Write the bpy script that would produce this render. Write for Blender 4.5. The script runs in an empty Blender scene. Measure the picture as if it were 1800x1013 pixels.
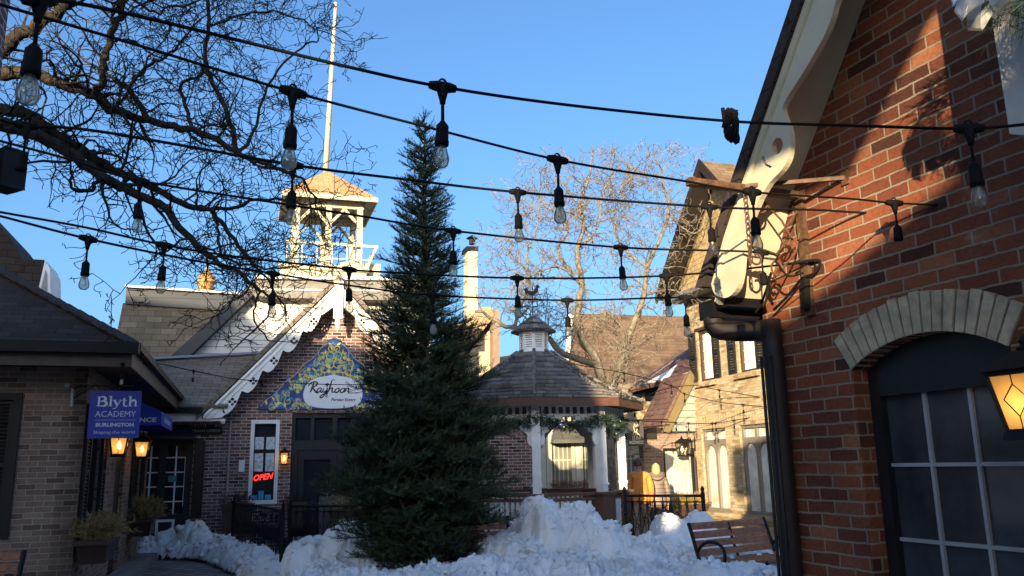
import bpy, bmesh, math, random
import numpy as np
from mathutils import Vector, Matrix, noise
from mathutils.geometry import tessellate_polygon
random.seed(7)
SC = bpy.context.scene
COL = SC.collection
R = math.radians
# ------------------------------------------------------------------ camera
PITCH, ROLL, FPX, CH = R(12.06), R(1.15), 1456.0, 1.65
_F = Vector((0, math.cos(PITCH), math.sin(PITCH))); _R0 = Vector((1, 0, 0)); _U0 = Vector((0, -math.sin(PITCH), math.cos(PITCH)))
_R = _R0*math.cos(ROLL) - _U0*math.sin(ROLL); _U = _R0*math.sin(ROLL) + _U0*math.cos(ROLL)
EYE = Vector((0, 0, CH))
cd = bpy.data.cameras.new('camera'); cam = bpy.data.objects.new('camera', cd); COL.objects.link(cam)
m = Matrix((( _R.x, _U.x, -_F.x, EYE.x), (_R.y, _U.y, -_F.y, EYE.y), (_R.z, _U.z, -_F.z, EYE.z), (0, 0, 0, 1)))
cam.matrix_world = m
cd.sensor_width = 36; cd.sensor_fit = 'HORIZONTAL'; cd.lens = FPX/1800*36; cd.clip_start = 0.05; cd.clip_end = 2000
SC.camera = cam
# ------------------------------------------------------------------ world, sun, exposure
SUN_EL = R(9.2); SUN_AZ = math.atan2(-0.27, -1.0)          # direction TO the sun: (-0.27,-1)
sun_to = Vector((math.sin(SUN_AZ)*math.cos(SUN_EL), math.cos(SUN_AZ)*math.cos(SUN_EL), math.sin(SUN_EL)))
wd = bpy.data.worlds.new("World"); SC.world = wd; wd.use_nodes = True
nt = wd.node_tree; bg = nt.nodes['Background']
sky = nt.nodes.new('ShaderNodeTexSky'); sky.sky_type = 'NISHITA'; sky.sun_disc = False
sky.sun_elevation = SUN_EL; sky.sun_rotation = SUN_AZ % (2*math.pi)
sky.altitude = 100; sky.air_density = 1.0; sky.dust_density = 4.0; sky.ozone_density = 4.4
nt.links.new(sky.outputs[0], bg.inputs[0]); bg.inputs[1].default_value = 0.15
sd = bpy.data.lights.new('sun', 'SUN'); sun = bpy.data.objects.new('sun', sd); COL.objects.link(sun)
sd.energy = 4.7; sd.angle = R(0.5); sd.color = (1.0, 0.79, 0.50)
sun.rotation_euler = sun_to.to_track_quat('Z', 'Y').to_euler(); sun.location = (0, -20, 30)
SC.view_settings.view_transform = 'Standard'; SC.view_settings.look = 'None'
SC.view_settings.exposure = 1.4; SC.view_settings.gamma = 1.0
SC.render.engine = 'CYCLES'
SC.cycles.use_denoising = True
SC.cycles.max_bounces = 6; SC.cycles.transparent_max_bounces = 12
# ------------------------------------------------------------------ geometry helpers
def ray(px, py):
    return _F + _R*((px-900)/FPX) + _U*((506.5-py)/FPX)
def at(px, py, Y):                                            # point of the place seen at that pixel, Y metres ahead
    d = ray(px, py); return EYE + d*(Y/d.y)
class Fr:                                                     # a facade frame: u along, v out of the wall, z up
    def __init__(s, o, d):
        s.o = Vector((o[0], o[1], 0)); s.d = Vector((d[0], d[1], 0)).normalized(); s.n = Vector((s.d.y, -s.d.x, 0))
    def P(s, u, v, z): return s.o + s.d*u + s.n*v + Vector((0, 0, z))
    def pix(s, px, py, v=0.0):
        d = ray(px, py); t = ((s.o-EYE).dot(s.n)+v)/d.dot(s.n); q = EYE + d*t
        return (q-s.o).dot(s.d), q.z
class MB:
    def __init__(s): s.v = []; s.f = []
    def add(s, vs, fs):
        n = len(s.v); s.v += [tuple(p) for p in vs]; s.f += [tuple(i+n for i in f) for f in fs]; return s
    def quad(s, a, b, c, d): return s.add([a, b, c, d], [(0, 1, 2, 3)])
    def hexa(s, p):                                           # 8 points: bottom ring 4, top ring 4
        return s.add(p, [(0, 3, 2, 1), (4, 5, 6, 7), (0, 1, 5, 4), (1, 2, 6, 5), (2, 3, 7, 6), (3, 0, 4, 7)])
    def fbox(s, F, u0, u1, v0, v1, z0, z1):
        P = F.P
        return s.hexa([P(u0, v0, z0), P(u1, v0, z0), P(u1, v1, z0), P(u0, v1, z0), P(u0, v0, z1), P(u1, v0, z1), P(u1, v1, z1), P(u0, v1, z1)])
    def bar(s, a, b, w, h, up=Vector((0, 0, 1))):              # rectangular bar from a to b
        a = Vector(a); b = Vector(b); d = (b-a).normalized()
        if abs(d.dot(up)) > .98: up = Vector((1, 0, 0)) if abs(d.x) < .9 else Vector((0, 1, 0))
        x = d.cross(up).normalized()*(w/2); y = x.cross(d).normalized()*(h/2)
        return s.hexa([a-x-y, a+x-y, a+x+y, a-x+y, b-x-y, b+x-y, b+x+y, b-x+y])
    def tube(s, pts, rad, n=6, cap=True):
        pts = [Vector(p) for p in pts]; k = len(pts)
        if not hasattr(rad, '__len__'): rad = [rad]*k
        ref = None; base = len(s.v); cs = [(math.cos(2*math.pi*i/n), math.sin(2*math.pi*i/n)) for i in range(n)]
        for i, p in enumerate(pts):
            d = (pts[min(i+1, k-1)]-pts[max(i-1, 0)])
            if d.length < 1e-9: d = Vector((0, 0, 1))
            d.normalize()
            if ref is None: ref = Vector((0, 0, 1)) if abs(d.z) < .9 else Vector((1, 0, 0))
            x = ref - d*ref.dot(d)
            if x.length < 1e-6: x = d.orthogonal()
            x.normalize(); y = d.cross(x); ref = x; r = rad[i]
            for c, q in cs: s.v.append(tuple(p + x*(c*r) + y*(q*r)))
        for i in range(k-1):
            for j in range(n):
                a = base+i*n+j; b = base+i*n+(j+1) % n
                s.f.append((a, b, b+n, a+n))
        if cap and n > 2:
            s.f.append(tuple(base+j for j in reversed(range(n)))); s.f.append(tuple(base+(k-1)*n+j for j in range(n)))
        return s
    def lathe(s, c, prof, n=12, axis=None):                    # prof: (r, h) list, axis up
        c = Vector(c); ax = Vector(axis or (0, 0, 1)).normalized(); x = ax.orthogonal().normalized(); y = ax.cross(x); base = len(s.v)
        for r, h in prof:
            for i in range(n):
                a = 2*math.pi*i/n; s.v.append(tuple(c+ax*h+x*(r*math.cos(a))+y*(r*math.sin(a))))
        for i in range(len(prof)-1):
            for j in range(n):
                a = base+i*n+j; b = base+i*n+(j+1) % n; s.f.append((a, b, b+n, a+n))
        if prof[0][0] > 1e-5: s.f.append(tuple(base+j for j in reversed(range(n))))
        if prof[-1][0] > 1e-5: s.f.append(tuple(base+(len(prof)-1)*n+j for j in range(n)))
        return s
    def plate(s, fn, outer, holes=(), v0=0.0, v1=0.1):         # fn(u,v,z)->point; polygon in (u,z) with holes, thickness v0..v1
        loops = [outer]+list(holes)
        tri = tessellate_polygon([[Vector((u, z, 0)) for u, z in l] for l in loops])
        flat = [p for l in loops for p in l]; n = len(flat); base = len(s.v)
        for v in (v1, v0):
            for u, z in flat: s.v.append(tuple(fn(u, v, z)))
        a0 = sum(outer[i][0]*outer[(i+1) % len(outer)][1]-outer[(i+1) % len(outer)][0]*outer[i][1] for i in range(len(outer)))
        for t in tri:
            A, B, C = [flat[i] for i in t]
            ar = (B[0]-A[0])*(C[1]-A[1])-(C[0]-A[0])*(B[1]-A[1])
            if abs(ar) < 1e-12: continue
            if ar < 0: t = t[::-1]
            s.f.append(tuple(base+i for i in t)); s.f.append(tuple(base+n+i for i in t[::-1]))
        off = 0
        for l in loops:
            k = len(l)
            ar = sum(l[i][0]*l[(i+1) % k][1]-l[(i+1) % k][0]*l[i][1] for i in range(k))
            hole = off > 0
            for i in range(k):
                a = base+off+i; b = base+off+(i+1) % k
                if (ar > 0) != hole: s.f.append((a, a+n, b+n, b))
                else: s.f.append((a, b, b+n, a+n))
            off += k
        return s
def auto_uv(me):
    uv = me.uv_layers.new(name='UVMap')
    nl = len(me.loops); co = np.zeros(len(me.vertices)*3); me.vertices.foreach_get('co', co); co = co.reshape(-1, 3)
    li = np.zeros(nl, dtype=np.int32); me.loops.foreach_get('vertex_index', li)
    npol = len(me.polygons); nr = np.zeros(npol*3); me.polygons.foreach_get('normal', nr); nr = nr.reshape(-1, 3)
    tot = np.zeros(npol, dtype=np.int32); me.polygons.foreach_get('loop_total', tot)
    N = np.repeat(nr, tot, axis=0); P = co[li]
    T = np.stack([-N[:, 1], N[:, 0], np.zeros(nl)], 1); L = np.linalg.norm(T, axis=1)
    flat = L < .12; T[flat] = (1, 0, 0); L[flat] = 1; T /= L[:, None]
    B = np.cross(N, T); B[flat] = (0, 1, 0)
    uvs = np.stack([(P*T).sum(1), (P*B).sum(1)], 1).astype(np.float32)
    uv.data.foreach_set('uv', uvs.ravel())
def newmesh(name, v, f, mat, origin=(0, 0, 0), smooth=False, uv=True):
    me = bpy.data.meshes.new(name); me.from_pydata([tuple(p) for p in v], [], f); me.update()
    if uv: auto_uv(me)
    o = Vector(origin)
    if o.length > 0: me.transform(Matrix.Translation(-o))
    if mat: me.materials.append(mat)
    if smooth: me.polygons.foreach_set('use_smooth', [True]*len(me.polygons))
    return me
def world_origin(o):
    p = Vector((0, 0, 0))
    while o is not None: p += o.location; o = o.parent
    return p
def part(name, mb, mat, parent, smooth=False, uv=True, label=None, kind=None, at_=None):
    po = world_origin(parent) if parent else Vector((0, 0, 0))
    org = Vector(at_) if at_ is not None else po
    me = newmesh(name, mb.v, mb.f, mat, org, smooth, uv)
    o = bpy.data.objects.new(name, me); COL.objects.link(o)
    o.location = org-po
    if parent: o.parent = parent
    if label: o['label'] = label
    if kind: o['kind'] = kind
    return o
def thing(name, label, cat, loc=(0, 0, 0), group=None):
    o = bpy.data.objects.new(name, None); COL.objects.link(o); o.location = loc; o.empty_display_size = .2
    o['label'] = label; o['category'] = cat
    if group: o['group'] = group
    return o
def tag(o, label, cat, group=None, kind=None):
    o['label'] = label; o['category'] = cat
    if group: o['group'] = group
    if kind: o['kind'] = kind
    return o
def struct(name, mb, mat, smooth=False):
    o = part(name, mb, mat, None, smooth); o['kind'] = 'structure'; return o
def copy_tree(o, parent=None):
    c = o.copy(); COL.objects.link(c); c.parent = parent
    for ch in list(o.children): copy_tree(ch, c)
    return c
def smoothpts(pts, k=4):                                       # Catmull-Rom
    pts = [Vector(p) for p in pts]; out = []
    for i in range(len(pts)-1):
        a = pts[max(i-1, 0)]; b = pts[i]; c = pts[i+1]; d = pts[min(i+2, len(pts)-1)]
        for j in range(k):
            t = j/k; out.append(.5*((2*b)+(c-a)*t+(2*a-5*b+4*c-d)*t*t+(3*b-3*c+d-a)*t*t*t))
    out.append(pts[-1]); return out
def sm2(pts, k=4): return [(p.x, p.y) for p in smoothpts([Vector((a, b, 0)) for a, b in pts], k)]
def circ(cx, cz, r, n=12, a0=0): return [(cx+r*math.cos(a0+2*math.pi*i/n), cz+r*math.sin(a0+2*math.pi*i/n)) for i in range(n)]
def rect(u0, u1, z0, z1): return [(u0, z0), (u1, z0), (u1, z1), (u0, z1)]
# ------------------------------------------------------------------ materials
def base_mat(name):
    M = bpy.data.materials.new(name); M.use_nodes = True; t = M.node_tree; return M, t, t.nodes['Principled BSDF']
def N(t, typ, **kw):
    n = t.nodes.new(typ)
    for k, v in kw.items():
        if k in n.inputs: n.inputs[k].default_value = v
        else: setattr(n, k, v)
    return n
def ramp(t, stops):
    n = t.nodes.new('ShaderNodeValToRGB'); e = n.color_ramp.elements
    while len(e) < len(stops): e.new(.5)
    for i, (p, c) in enumerate(stops): e[i].position = p; e[i].color = (*c, 1) if len(c) == 3 else c
    return n
def plain(name, col, rough=.6, metal=0.0, var=.12, scale=6.0, bump=0.0, bscale=60.0, spec=.5):
    M, t, b = base_mat(name); b.inputs['Roughness'].default_value = rough; b.inputs['Metallic'].default_value = metal
    b.inputs['Specular IOR Level'].default_value = spec
    tc = N(t, 'ShaderNodeTexCoord'); nz = N(t, 'ShaderNodeTexNoise', Scale=scale, Detail=5.0, Roughness=.65)
    t.links.new(tc.outputs['Object'], nz.inputs['Vector'])
    lo = tuple(max(0, c*(1-var*1.6)) for c in col); hi = tuple(min(1, c*(1+var)) for c in col)
    r = ramp(t, [(.3, lo), (.7, hi)]); t.links.new(nz.outputs['Fac'], r.inputs['Fac']); t.links.new(r.outputs['Color'], b.inputs['Base Color'])
    if bump > 0:
        n2 = N(t, 'ShaderNodeTexNoise', Scale=bscale, Detail=4.0); t.links.new(tc.outputs['Object'], n2.inputs['Vector'])
        bp = N(t, 'ShaderNodeBump', Strength=bump, Distance=.02); t.links.new(n2.outputs['Fac'], bp.inputs['Height']); t.links.new(bp.outputs['Normal'], b.inputs['Normal'])
    return M
def brick(name, cols, mortar, bw=.225, bh=.075, mort=.011, rough=.85, bump=.6, offset=.5, stain=.25, msmooth=.25, rot=0.0, freq=2, bloom=0.0):
    M, t, b = base_mat(name); b.inputs['Roughness'].default_value = rough; b.inputs['Specular IOR Level'].default_value = .25
    tc = N(t, 'ShaderNodeTexCoord'); src = tc.outputs['UV']
    # slight wobble so that courses are not ruler-straight
    wn = N(t, 'ShaderNodeTexNoise', Scale=9.0, Detail=5.0, Roughness=.7); t.links.new(src, wn.inputs['Vector'])
    sub = N(t, 'ShaderNodeVectorMath', operation='SUBTRACT'); sub.inputs[1].default_value = (.5, .5, .5); t.links.new(wn.outputs['Color'], sub.inputs[0])
    scl = N(t, 'ShaderNodeVectorMath', operation='SCALE'); scl.inputs['Scale'].default_value = bh*.30; t.links.new(sub.outputs[0], scl.inputs[0])
    addv = N(t, 'ShaderNodeVectorMath', operation='ADD'); t.links.new(src, addv.inputs[0]); t.links.new(scl.outputs[0], addv.inputs[1])
    vec = addv.outputs[0]
    if rot:
        mp = N(t, 'ShaderNodeMapping'); mp.inputs['Rotation'].default_value = (0, 0, rot); t.links.new(vec, mp.inputs['Vector']); vec = mp.outputs[0]
    bt = N(t, 'ShaderNodeTexBrick', Scale=1.0); bt.inputs['Brick Width'].default_value = bw; bt.inputs['Row Height'].default_value = bh
    bt.inputs['Mortar Size'].default_value = mort/2; bt.inputs['Mortar Smooth'].default_value = msmooth; bt.inputs['Bias'].default_value = 0
    bt.offset = offset; bt.offset_frequency = freq
    bt.inputs['Color1'].default_value = (0, 0, 0, 1); bt.inputs['Color2'].default_value = (1, 1, 1, 1); bt.inputs['Mortar'].default_value = (.5, .5, .5, 1)
    t.links.new(vec, bt.inputs['Vector'])
    n = len(cols); r = ramp(t, [((i+.0)/max(1, n-1)*.9+.05, c) for i, c in enumerate(cols)]); t.links.new(bt.outputs['Color'], r.inputs['Fac'])
    nz = N(t, 'ShaderNodeTexNoise', Scale=38.0, Detail=6.0, Roughness=.7); t.links.new(src, nz.inputs['Vector'])
    r2 = ramp(t, [(.25, (.42, .40, .38)), (.5, (.95, .95, .95)), (.62, (1.05, 1.05, 1.05)), (.78, (1.5, 1.45, 1.4))]); t.links.new(nz.outputs['Fac'], r2.inputs['Fac'])
    mx = N(t, 'ShaderNodeMixRGB', blend_type='MULTIPLY', Fac=.8); t.links.new(r.outputs[0], mx.inputs[1]); t.links.new(r2.outputs[0], mx.inputs[2])
    n3 = N(t, 'ShaderNodeTexNoise', Scale=1.3, Detail=5.0); t.links.new(src, n3.inputs['Vector'])
    r3 = ramp(t, [(.3, (1-stain,)*3), (.65, (1.05,)*3)]); t.links.new(n3.outputs['Fac'], r3.inputs['Fac'])
    mo = N(t, 'ShaderNodeMixRGB', blend_type='MIX'); t.links.new(bt.outputs['Fac'], mo.inputs[0]); t.links.new(mx.outputs[0], mo.inputs[1]); mo.inputs[2].default_value = (*mortar, 1)
    mm = N(t, 'ShaderNodeMixRGB', blend_type='MULTIPLY', Fac=1.0); t.links.new(mo.outputs[0], mm.inputs[1]); t.links.new(r3.outputs[0], mm.inputs[2])
    t.links.new(mm.outputs[0], b.inputs['Base Color'])
    if bloom:
        n4 = N(t, 'ShaderNodeTexNoise', Scale=2.6, Detail=7.0, Roughness=.75); t.links.new(src, n4.inputs['Vector']); r4 = ramp(t, [(.60, (0, 0, 0)), (.72, (1, 1, 1))]); t.links.new(n4.outputs['Fac'], r4.inputs['Fac'])
        m4 = N(t, 'ShaderNodeMath', operation='MULTIPLY'); m4.inputs[1].default_value = bloom; t.links.new(r4.outputs[0], m4.inputs[0])
        mb = N(t, 'ShaderNodeMixRGB', blend_type='MIX'); t.links.new(m4.outputs[0], mb.inputs[0]); t.links.new(mm.outputs[0], mb.inputs[1]); mb.inputs[2].default_value = (.42, .36, .30, 1); t.links.new(mb.outputs[0], b.inputs['Base Color'])
    inv = N(t, 'ShaderNodeMath', operation='MULTIPLY_ADD'); inv.inputs[1].default_value = -1.0; t.links.new(bt.outputs['Fac'], inv.inputs[0])
    sc2 = N(t, 'ShaderNodeMath', operation='MULTIPLY'); sc2.inputs[1].default_value = .55; t.links.new(nz.outputs['Fac'], sc2.inputs[0]); t.links.new(sc2.outputs[0], inv.inputs[2])
    bp = N(t, 'ShaderNodeBump', Strength=bump, Distance=.008); t.links.new(inv.outputs[0], bp.inputs['Height']); t.links.new(bp.outputs['Normal'], b.inputs['Normal'])
    return M
def siding(name, col, pitch=.12, line=.1, axis=1, rough=.6):
    M, t, b = base_mat(name); b.inputs['Roughness'].default_value = rough
    tc = N(t, 'ShaderNodeTexCoord'); sp = N(t, 'ShaderNodeSeparateXYZ'); t.links.new(tc.outputs['UV'], sp.inputs[0])
    dv = N(t, 'ShaderNodeMath', operation='DIVIDE'); dv.inputs[1].default_value = pitch; t.links.new(sp.outputs[axis], dv.inputs[0])
    fr = N(t, 'ShaderNodeMath', operation='FRACT'); t.links.new(dv.outputs[0], fr.inputs[0])
    nz = N(t, 'ShaderNodeTexNoise', Scale=4.0, Detail=6.0); t.links.new(tc.outputs['Object'], nz.inputs['Vector'])
    r1 = ramp(t, [(.3, tuple(c*.82 for c in col)), (.7, col)]); t.links.new(nz.outputs['Fac'], r1.inputs['Fac'])
    r2 = ramp(t, [(0, (.25,)*3), (line, (.35,)*3), (line+.05, (1,)*3)]); t.links.new(fr.outputs[0], r2.inputs['Fac'])
    mx = N(t, 'ShaderNodeMixRGB', blend_type='MULTIPLY', Fac=1.0); t.links.new(r1.outputs[0], mx.inputs[1]); t.links.new(r2.outputs[0], mx.inputs[2]); t.links.new(mx.outputs[0], b.inputs['Base Color'])
    iv = N(t, 'ShaderNodeMath', operation='SUBTRACT'); iv.inputs[0].default_value = 1.0; t.links.new(fr.outputs[0], iv.inputs[1])
    bp = N(t, 'ShaderNodeBump', Strength=.6, Distance=.02); t.links.new(iv.outputs[0], bp.inputs['Height']); t.links.new(bp.outputs['Normal'], b.inputs['Normal'])
    return M
def emit(name, col, strength):
    M, t, b = base_mat(name); b.inputs['Base Color'].default_value = (*col, 1); b.inputs['Emission Color'].default_value = (*col, 1); b.inputs['Emission Strength'].default_value = strength
    return M
def clearglass(name, tint=(1, 1, 1), mixv=.12, gloss=.03):
    M = bpy.data.materials.new(name); M.use_nodes = True; t = M.node_tree; t.nodes.clear()
    o = N(t, 'ShaderNodeOutputMaterial'); tr = N(t, 'ShaderNodeBsdfTransparent'); tr.inputs[0].default_value = (*tint, 1)
    gl = N(t, 'ShaderNodeBsdfGlossy', Roughness=gloss); lw = N(t, 'ShaderNodeLayerWeight', Blend=.35)
    ma = N(t, 'ShaderNodeMath', operation='ADD'); ma.inputs[1].default_value = mixv; t.links.new(lw.outputs['Fresnel'], ma.inputs[0])
    mx = N(t, 'ShaderNodeMixShader'); t.links.new(ma.outputs[0], mx.inputs[0]); t.links.new(tr.outputs[0], mx.inputs[1]); t.links.new(gl.outputs[0], mx.inputs[2]); t.links.new(mx.outputs[0], o.inputs[0])
    return M
def bulbglass(name):
    M = bpy.data.materials.new(name); M.use_nodes = True; t = M.node_tree; t.nodes.clear()
    o = N(t, 'ShaderNodeOutputMaterial'); tr = N(t, 'ShaderNodeBsdfTransparent'); tr.inputs[0].default_value = (.93, .92, .84, 1)
    tl = N(t, 'ShaderNodeBsdfTranslucent'); tl.inputs[0].default_value = (.70, .72, .62, 1); gl = N(t, 'ShaderNodeBsdfGlossy', Roughness=.04); lw = N(t, 'ShaderNodeLayerWeight', Blend=.18)
    m1 = N(t, 'ShaderNodeMixShader'); m1.inputs[0].default_value = .34; t.links.new(tr.outputs[0], m1.inputs[1]); t.links.new(tl.outputs[0], m1.inputs[2])
    ad = N(t, 'ShaderNodeMath', operation='ADD'); ad.inputs[1].default_value = .05; t.links.new(lw.outputs['Fresnel'], ad.inputs[0])
    m2 = N(t, 'ShaderNodeMixShader'); t.links.new(ad.outputs[0], m2.inputs[0]); t.links.new(m1.outputs[0], m2.inputs[1]); t.links.new(gl.outputs[0], m2.inputs[2]); t.links.new(m2.outputs[0], o.inputs[0]); return M
def lampglass():                                                # amber glass, lit from inside by the bulb
    M = bpy.data.materials.new('amber_lamp_glass'); M.use_nodes = True; t = M.node_tree; t.nodes.clear(); o = N(t, 'ShaderNodeOutputMaterial')
    tr = N(t, 'ShaderNodeBsdfTransparent'); tr.inputs[0].default_value = (1, .74, .40, 1); tl = N(t, 'ShaderNodeBsdfTranslucent'); tl.inputs[0].default_value = (.9, .62, .30, 1)
    m1 = N(t, 'ShaderNodeMixShader'); m1.inputs[0].default_value = .55; t.links.new(tr.outputs[0], m1.inputs[1]); t.links.new(tl.outputs[0], m1.inputs[2])
    e = N(t, 'ShaderNodeEmission', Strength=.035); e.inputs[0].default_value = (1, .55, .2, 1); a = N(t, 'ShaderNodeAddShader'); t.links.new(m1.outputs[0], a.inputs[0]); t.links.new(e.outputs[0], a.inputs[1]); t.links.new(a.outputs[0], o.inputs[0]); return M
def shake_mat(name, cols):                                        # weathered shakes: every shake its own tone
    M, t, b = base_mat(name); b.inputs['Roughness'].default_value = .9; b.inputs['Specular IOR Level'].default_value = .2
    g = N(t, 'ShaderNodeNewGeometry'); r = ramp(t, [(i/(len(cols)-1), c) for i, c in enumerate(cols)]); t.links.new(g.outputs['Random Per Island'], r.inputs['Fac'])
    tc = N(t, 'ShaderNodeTexCoord'); mp = N(t, 'ShaderNodeMapping'); mp.inputs['Scale'].default_value = (60, 6, 1); t.links.new(tc.outputs['UV'], mp.inputs['Vector']); nz = N(t, 'ShaderNodeTexNoise', Scale=1.0, Detail=4.0); t.links.new(mp.outputs[0], nz.inputs['Vector'])
    r2 = ramp(t, [(.3, (.55, .55, .55)), (.65, (1.1, 1.1, 1.1))]); t.links.new(nz.outputs['Fac'], r2.inputs['Fac']); mx = N(t, 'ShaderNodeMixRGB', blend_type='MULTIPLY', Fac=1.0); t.links.new(r.outputs[0], mx.inputs[1]); t.links.new(r2.outputs[0], mx.inputs[2]); t.links.new(mx.outputs[0], b.inputs['Base Color'])
    bp = N(t, 'ShaderNodeBump', Strength=.6, Distance=.01); t.links.new(nz.outputs['Fac'], bp.inputs['Height']); t.links.new(bp.outputs['Normal'], b.inputs['Normal']); return M
K = {}
K['red_brick'] = brick('red_brick', [(.08, .028, .02), (.21, .062, .03), (.28, .088, .04), (.22, .064, .03), (.35, .135, .065), (.13, .04, .026), (.27, .08, .035), (.18, .052, .03)], (.28, .235, .17), bw=.205, bh=.068, mort=.012, bump=1.0, stain=.4, bloom=.28)
K['arch_brick'] = plain('arch_brick', (.46, .39, .27), .9, var=.3, scale=7, bump=.5, bscale=80, spec=.2)
K['tan_brick'] = brick('tan_brick', [(.15, .095, .07), (.30, .20, .145), (.25, .165, .12), (.36, .255, .19), (.20, .125, .095), (.32, .20, .15)], (.38, .325, .27), bw=.205, bh=.067, mort=.011)
K['dark_brick'] = brick('dark_brick', [(.07, .04, .036), (.20, .11, .095), (.27, .155, .13), (.15, .08, .07), (.33, .20, .17)], (.62, .54, .49), bw=.205, bh=.069, mort=.014, bump=.8)
K['yellow_brick'] = brick('yellow_brick', [(.38, .28, .15), (.54, .42, .26), (.48, .36, .21), (.62, .51, .35), (.31, .22, .12)], (.34, .26, .16), bw=.20, bh=.066, mort=.011)
K['yellow_shingle'] = brick('yellow_shingle', [(.42, .31, .16), (.52, .39, .21), (.47, .35, .185)], (.13, .09, .05), bw=.16, bh=.13, mort=.012)
K['dark_shingle'] = brick('dark_shingle', [(.036, .026, .022), (.062, .045, .038), (.048, .035, .03)], (.012, .009, .008), bw=.30, bh=.14, mort=.012, stain=.3)
K['brown_shingle'] = brick('brown_shingle', [(.17, .115, .07), (.23, .16, .095), (.19, .13, .08), (.25, .175, .11)], (.05, .035, .022), bw=.30, bh=.14, mort=.010)
K['mansard_shingle'] = brick('mansard_shingle', [(.135, .11, .08), (.20, .16, .115), (.165, .132, .093), (.225, .18, .13)], (.045, .036, .025), bw=.42, bh=.19, mort=.012)
K['grey_shingle'] = brick('grey_shingle', [(.17, .14, .11), (.25, .205, .16), (.20, .165, .13)], (.045, .025, .02), bw=.32, bh=.14, mort=.012)
K['tower_shingle'] = brick('tower_shingle', [(.42, .25, .12), (.52, .33, .17), (.47, .29, .145)], (.16, .09, .045), bw=.30, bh=.13, mort=.012)
K['far_roof'] = brick('far_roof', [(.135, .085, .055), (.20, .13, .085), (.165, .105, .068)], (.10, .065, .042), bw=.9, bh=.24, mort=.02, stain=.35)
K['purple_shingle'] = brick('purple_shingle', [(.15, .085, .07), (.20, .115, .09), (.17, .095, .08)], (.04, .025, .02), bw=.30, bh=.17, mort=.012)
K['cedar_shake'] = brick('cedar_shake', [(.12, .105, .095), (.26, .23, .205), (.18, .16, .145), (.32, .285, .26)], (.015, .013, .012), bw=.17, bh=.15, mort=.014, bump=1.0, stain=.35)
K['shake'] = shake_mat('weathered_shakes', [(.10, .09, .083), (.21, .19, .172), (.145, .13, .12), (.27, .245, .22), (.17, .15, .135)])
K['paver'] = brick('paver', [(.20, .185, .18), (.36, .33, .32), (.28, .255, .245)], (.05, .045, .043), bw=.34, bh=.21, mort=.036, rough=.55, rot=.6)
K['white_clap'] = siding('white_clap', (.70, .69, .65), .17, .09)
K['grey_clap'] = siding('grey_clap', (.36, .34, .29), .17, .09)
K['batten'] = siding('batten', (.66, .61, .50), .22, .09, axis=0)
K['white'] = plain('white_paint', (.85, .83, .79), .45, var=.08, scale=5)
K['cream'] = plain('cream_paint', (.52, .475, .34), .5, var=.08, scale=4)
K['cream2'] = plain('cream_wall', (.46, .40, .28), .8, var=.12, scale=3)
K['soffit'] = plain('soffit_panel', (.40, .36, .26), .6, var=.1)
K['navy_metal'] = plain('navy_metal', (.011, .015, .024), .45, var=.2, scale=3)
K['brown_paint'] = plain('brown_paint', (.055, .030, .022), .5, var=.2, scale=4)
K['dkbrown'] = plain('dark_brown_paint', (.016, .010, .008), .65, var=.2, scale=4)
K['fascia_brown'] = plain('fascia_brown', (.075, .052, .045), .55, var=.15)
K['gz_brown'] = plain('gazebo_brown', (.12, .052, .03), .5, var=.15)
K['black'] = plain('black_metal', (.005, .005, .006), .55, var=.3, scale=8, spec=.3)
K['blackpaint'] = plain('black_paint', (.014, .014, .017), .35, var=.25)
K['rust'] = plain('rusty_iron', (.12, .060, .032), .65, metal=.2, var=.4, scale=22, bump=.3)
K['rubber'] = plain('black_rubber', (.004, .004, .0045), .8, var=.2, spec=.2)
K['dark_glass'] = plain('dark_glass', (.02, .024, .032), .06, var=.3, scale=1.5, spec=.6)
K['blind_glass'] = plain('blind_behind_glass', (.40, .41, .37), .12, var=.35, scale=1.2, spec=.6)
K['lit_curtain'] = plain('curtain_behind_glass', (.68, .68, .60), .12, var=.3, scale=1.6, spec=.6)
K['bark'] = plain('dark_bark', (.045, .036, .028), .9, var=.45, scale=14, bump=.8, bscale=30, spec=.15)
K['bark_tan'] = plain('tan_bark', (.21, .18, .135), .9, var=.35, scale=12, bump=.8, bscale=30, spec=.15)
K['stone'] = plain('kerb_stone', (.26, .24, .22), .85, var=.2, scale=10, bump=.4)
K['bench_wood'] = plain('bench_wood', (.33, .11, .042), .5, var=.3, scale=14)
K['bulb_glass'] = bulbglass('bulb_glass')
K['filament'] = emit('filament_bright', (.75, .60, .36), .0)
K['blue_sign'] = plain('blue_sign_paint', (.032, .048, .34), .45, var=.06)
K['blue_awning'] = plain('blue_awning_cloth', (.018, .050, .36), .75, var=.12, scale=9)
K['letter'] = plain('white_lettering', (.75, .75, .78), .6, var=.03)
K['grey_letter'] = plain('grey_lettering', (.58, .60, .70), .6, var=.03)
K['copper'] = plain('gilded_metal', (.62, .38, .15), .4, metal=.3, var=.12)
K['plant_dry'] = plain('dry_evergreen', (.30, .20, .07), .8, var=.5, scale=18)
K['needle'] = plain('fir_needles', (.052, .070, .028), .65, var=.6, scale=3.5, spec=.3)
K['garland'] = plain('garland_needles', (.045, .080, .048), .7, var=.5, scale=20)
K['flame'] = emit('lamp_flame', (1.0, .62, .22), 14)
K['lamp_glass'] = lampglass()
K['interior'] = plain('dark_interior', (.012, .012, .014), .9, var=.2)
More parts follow.
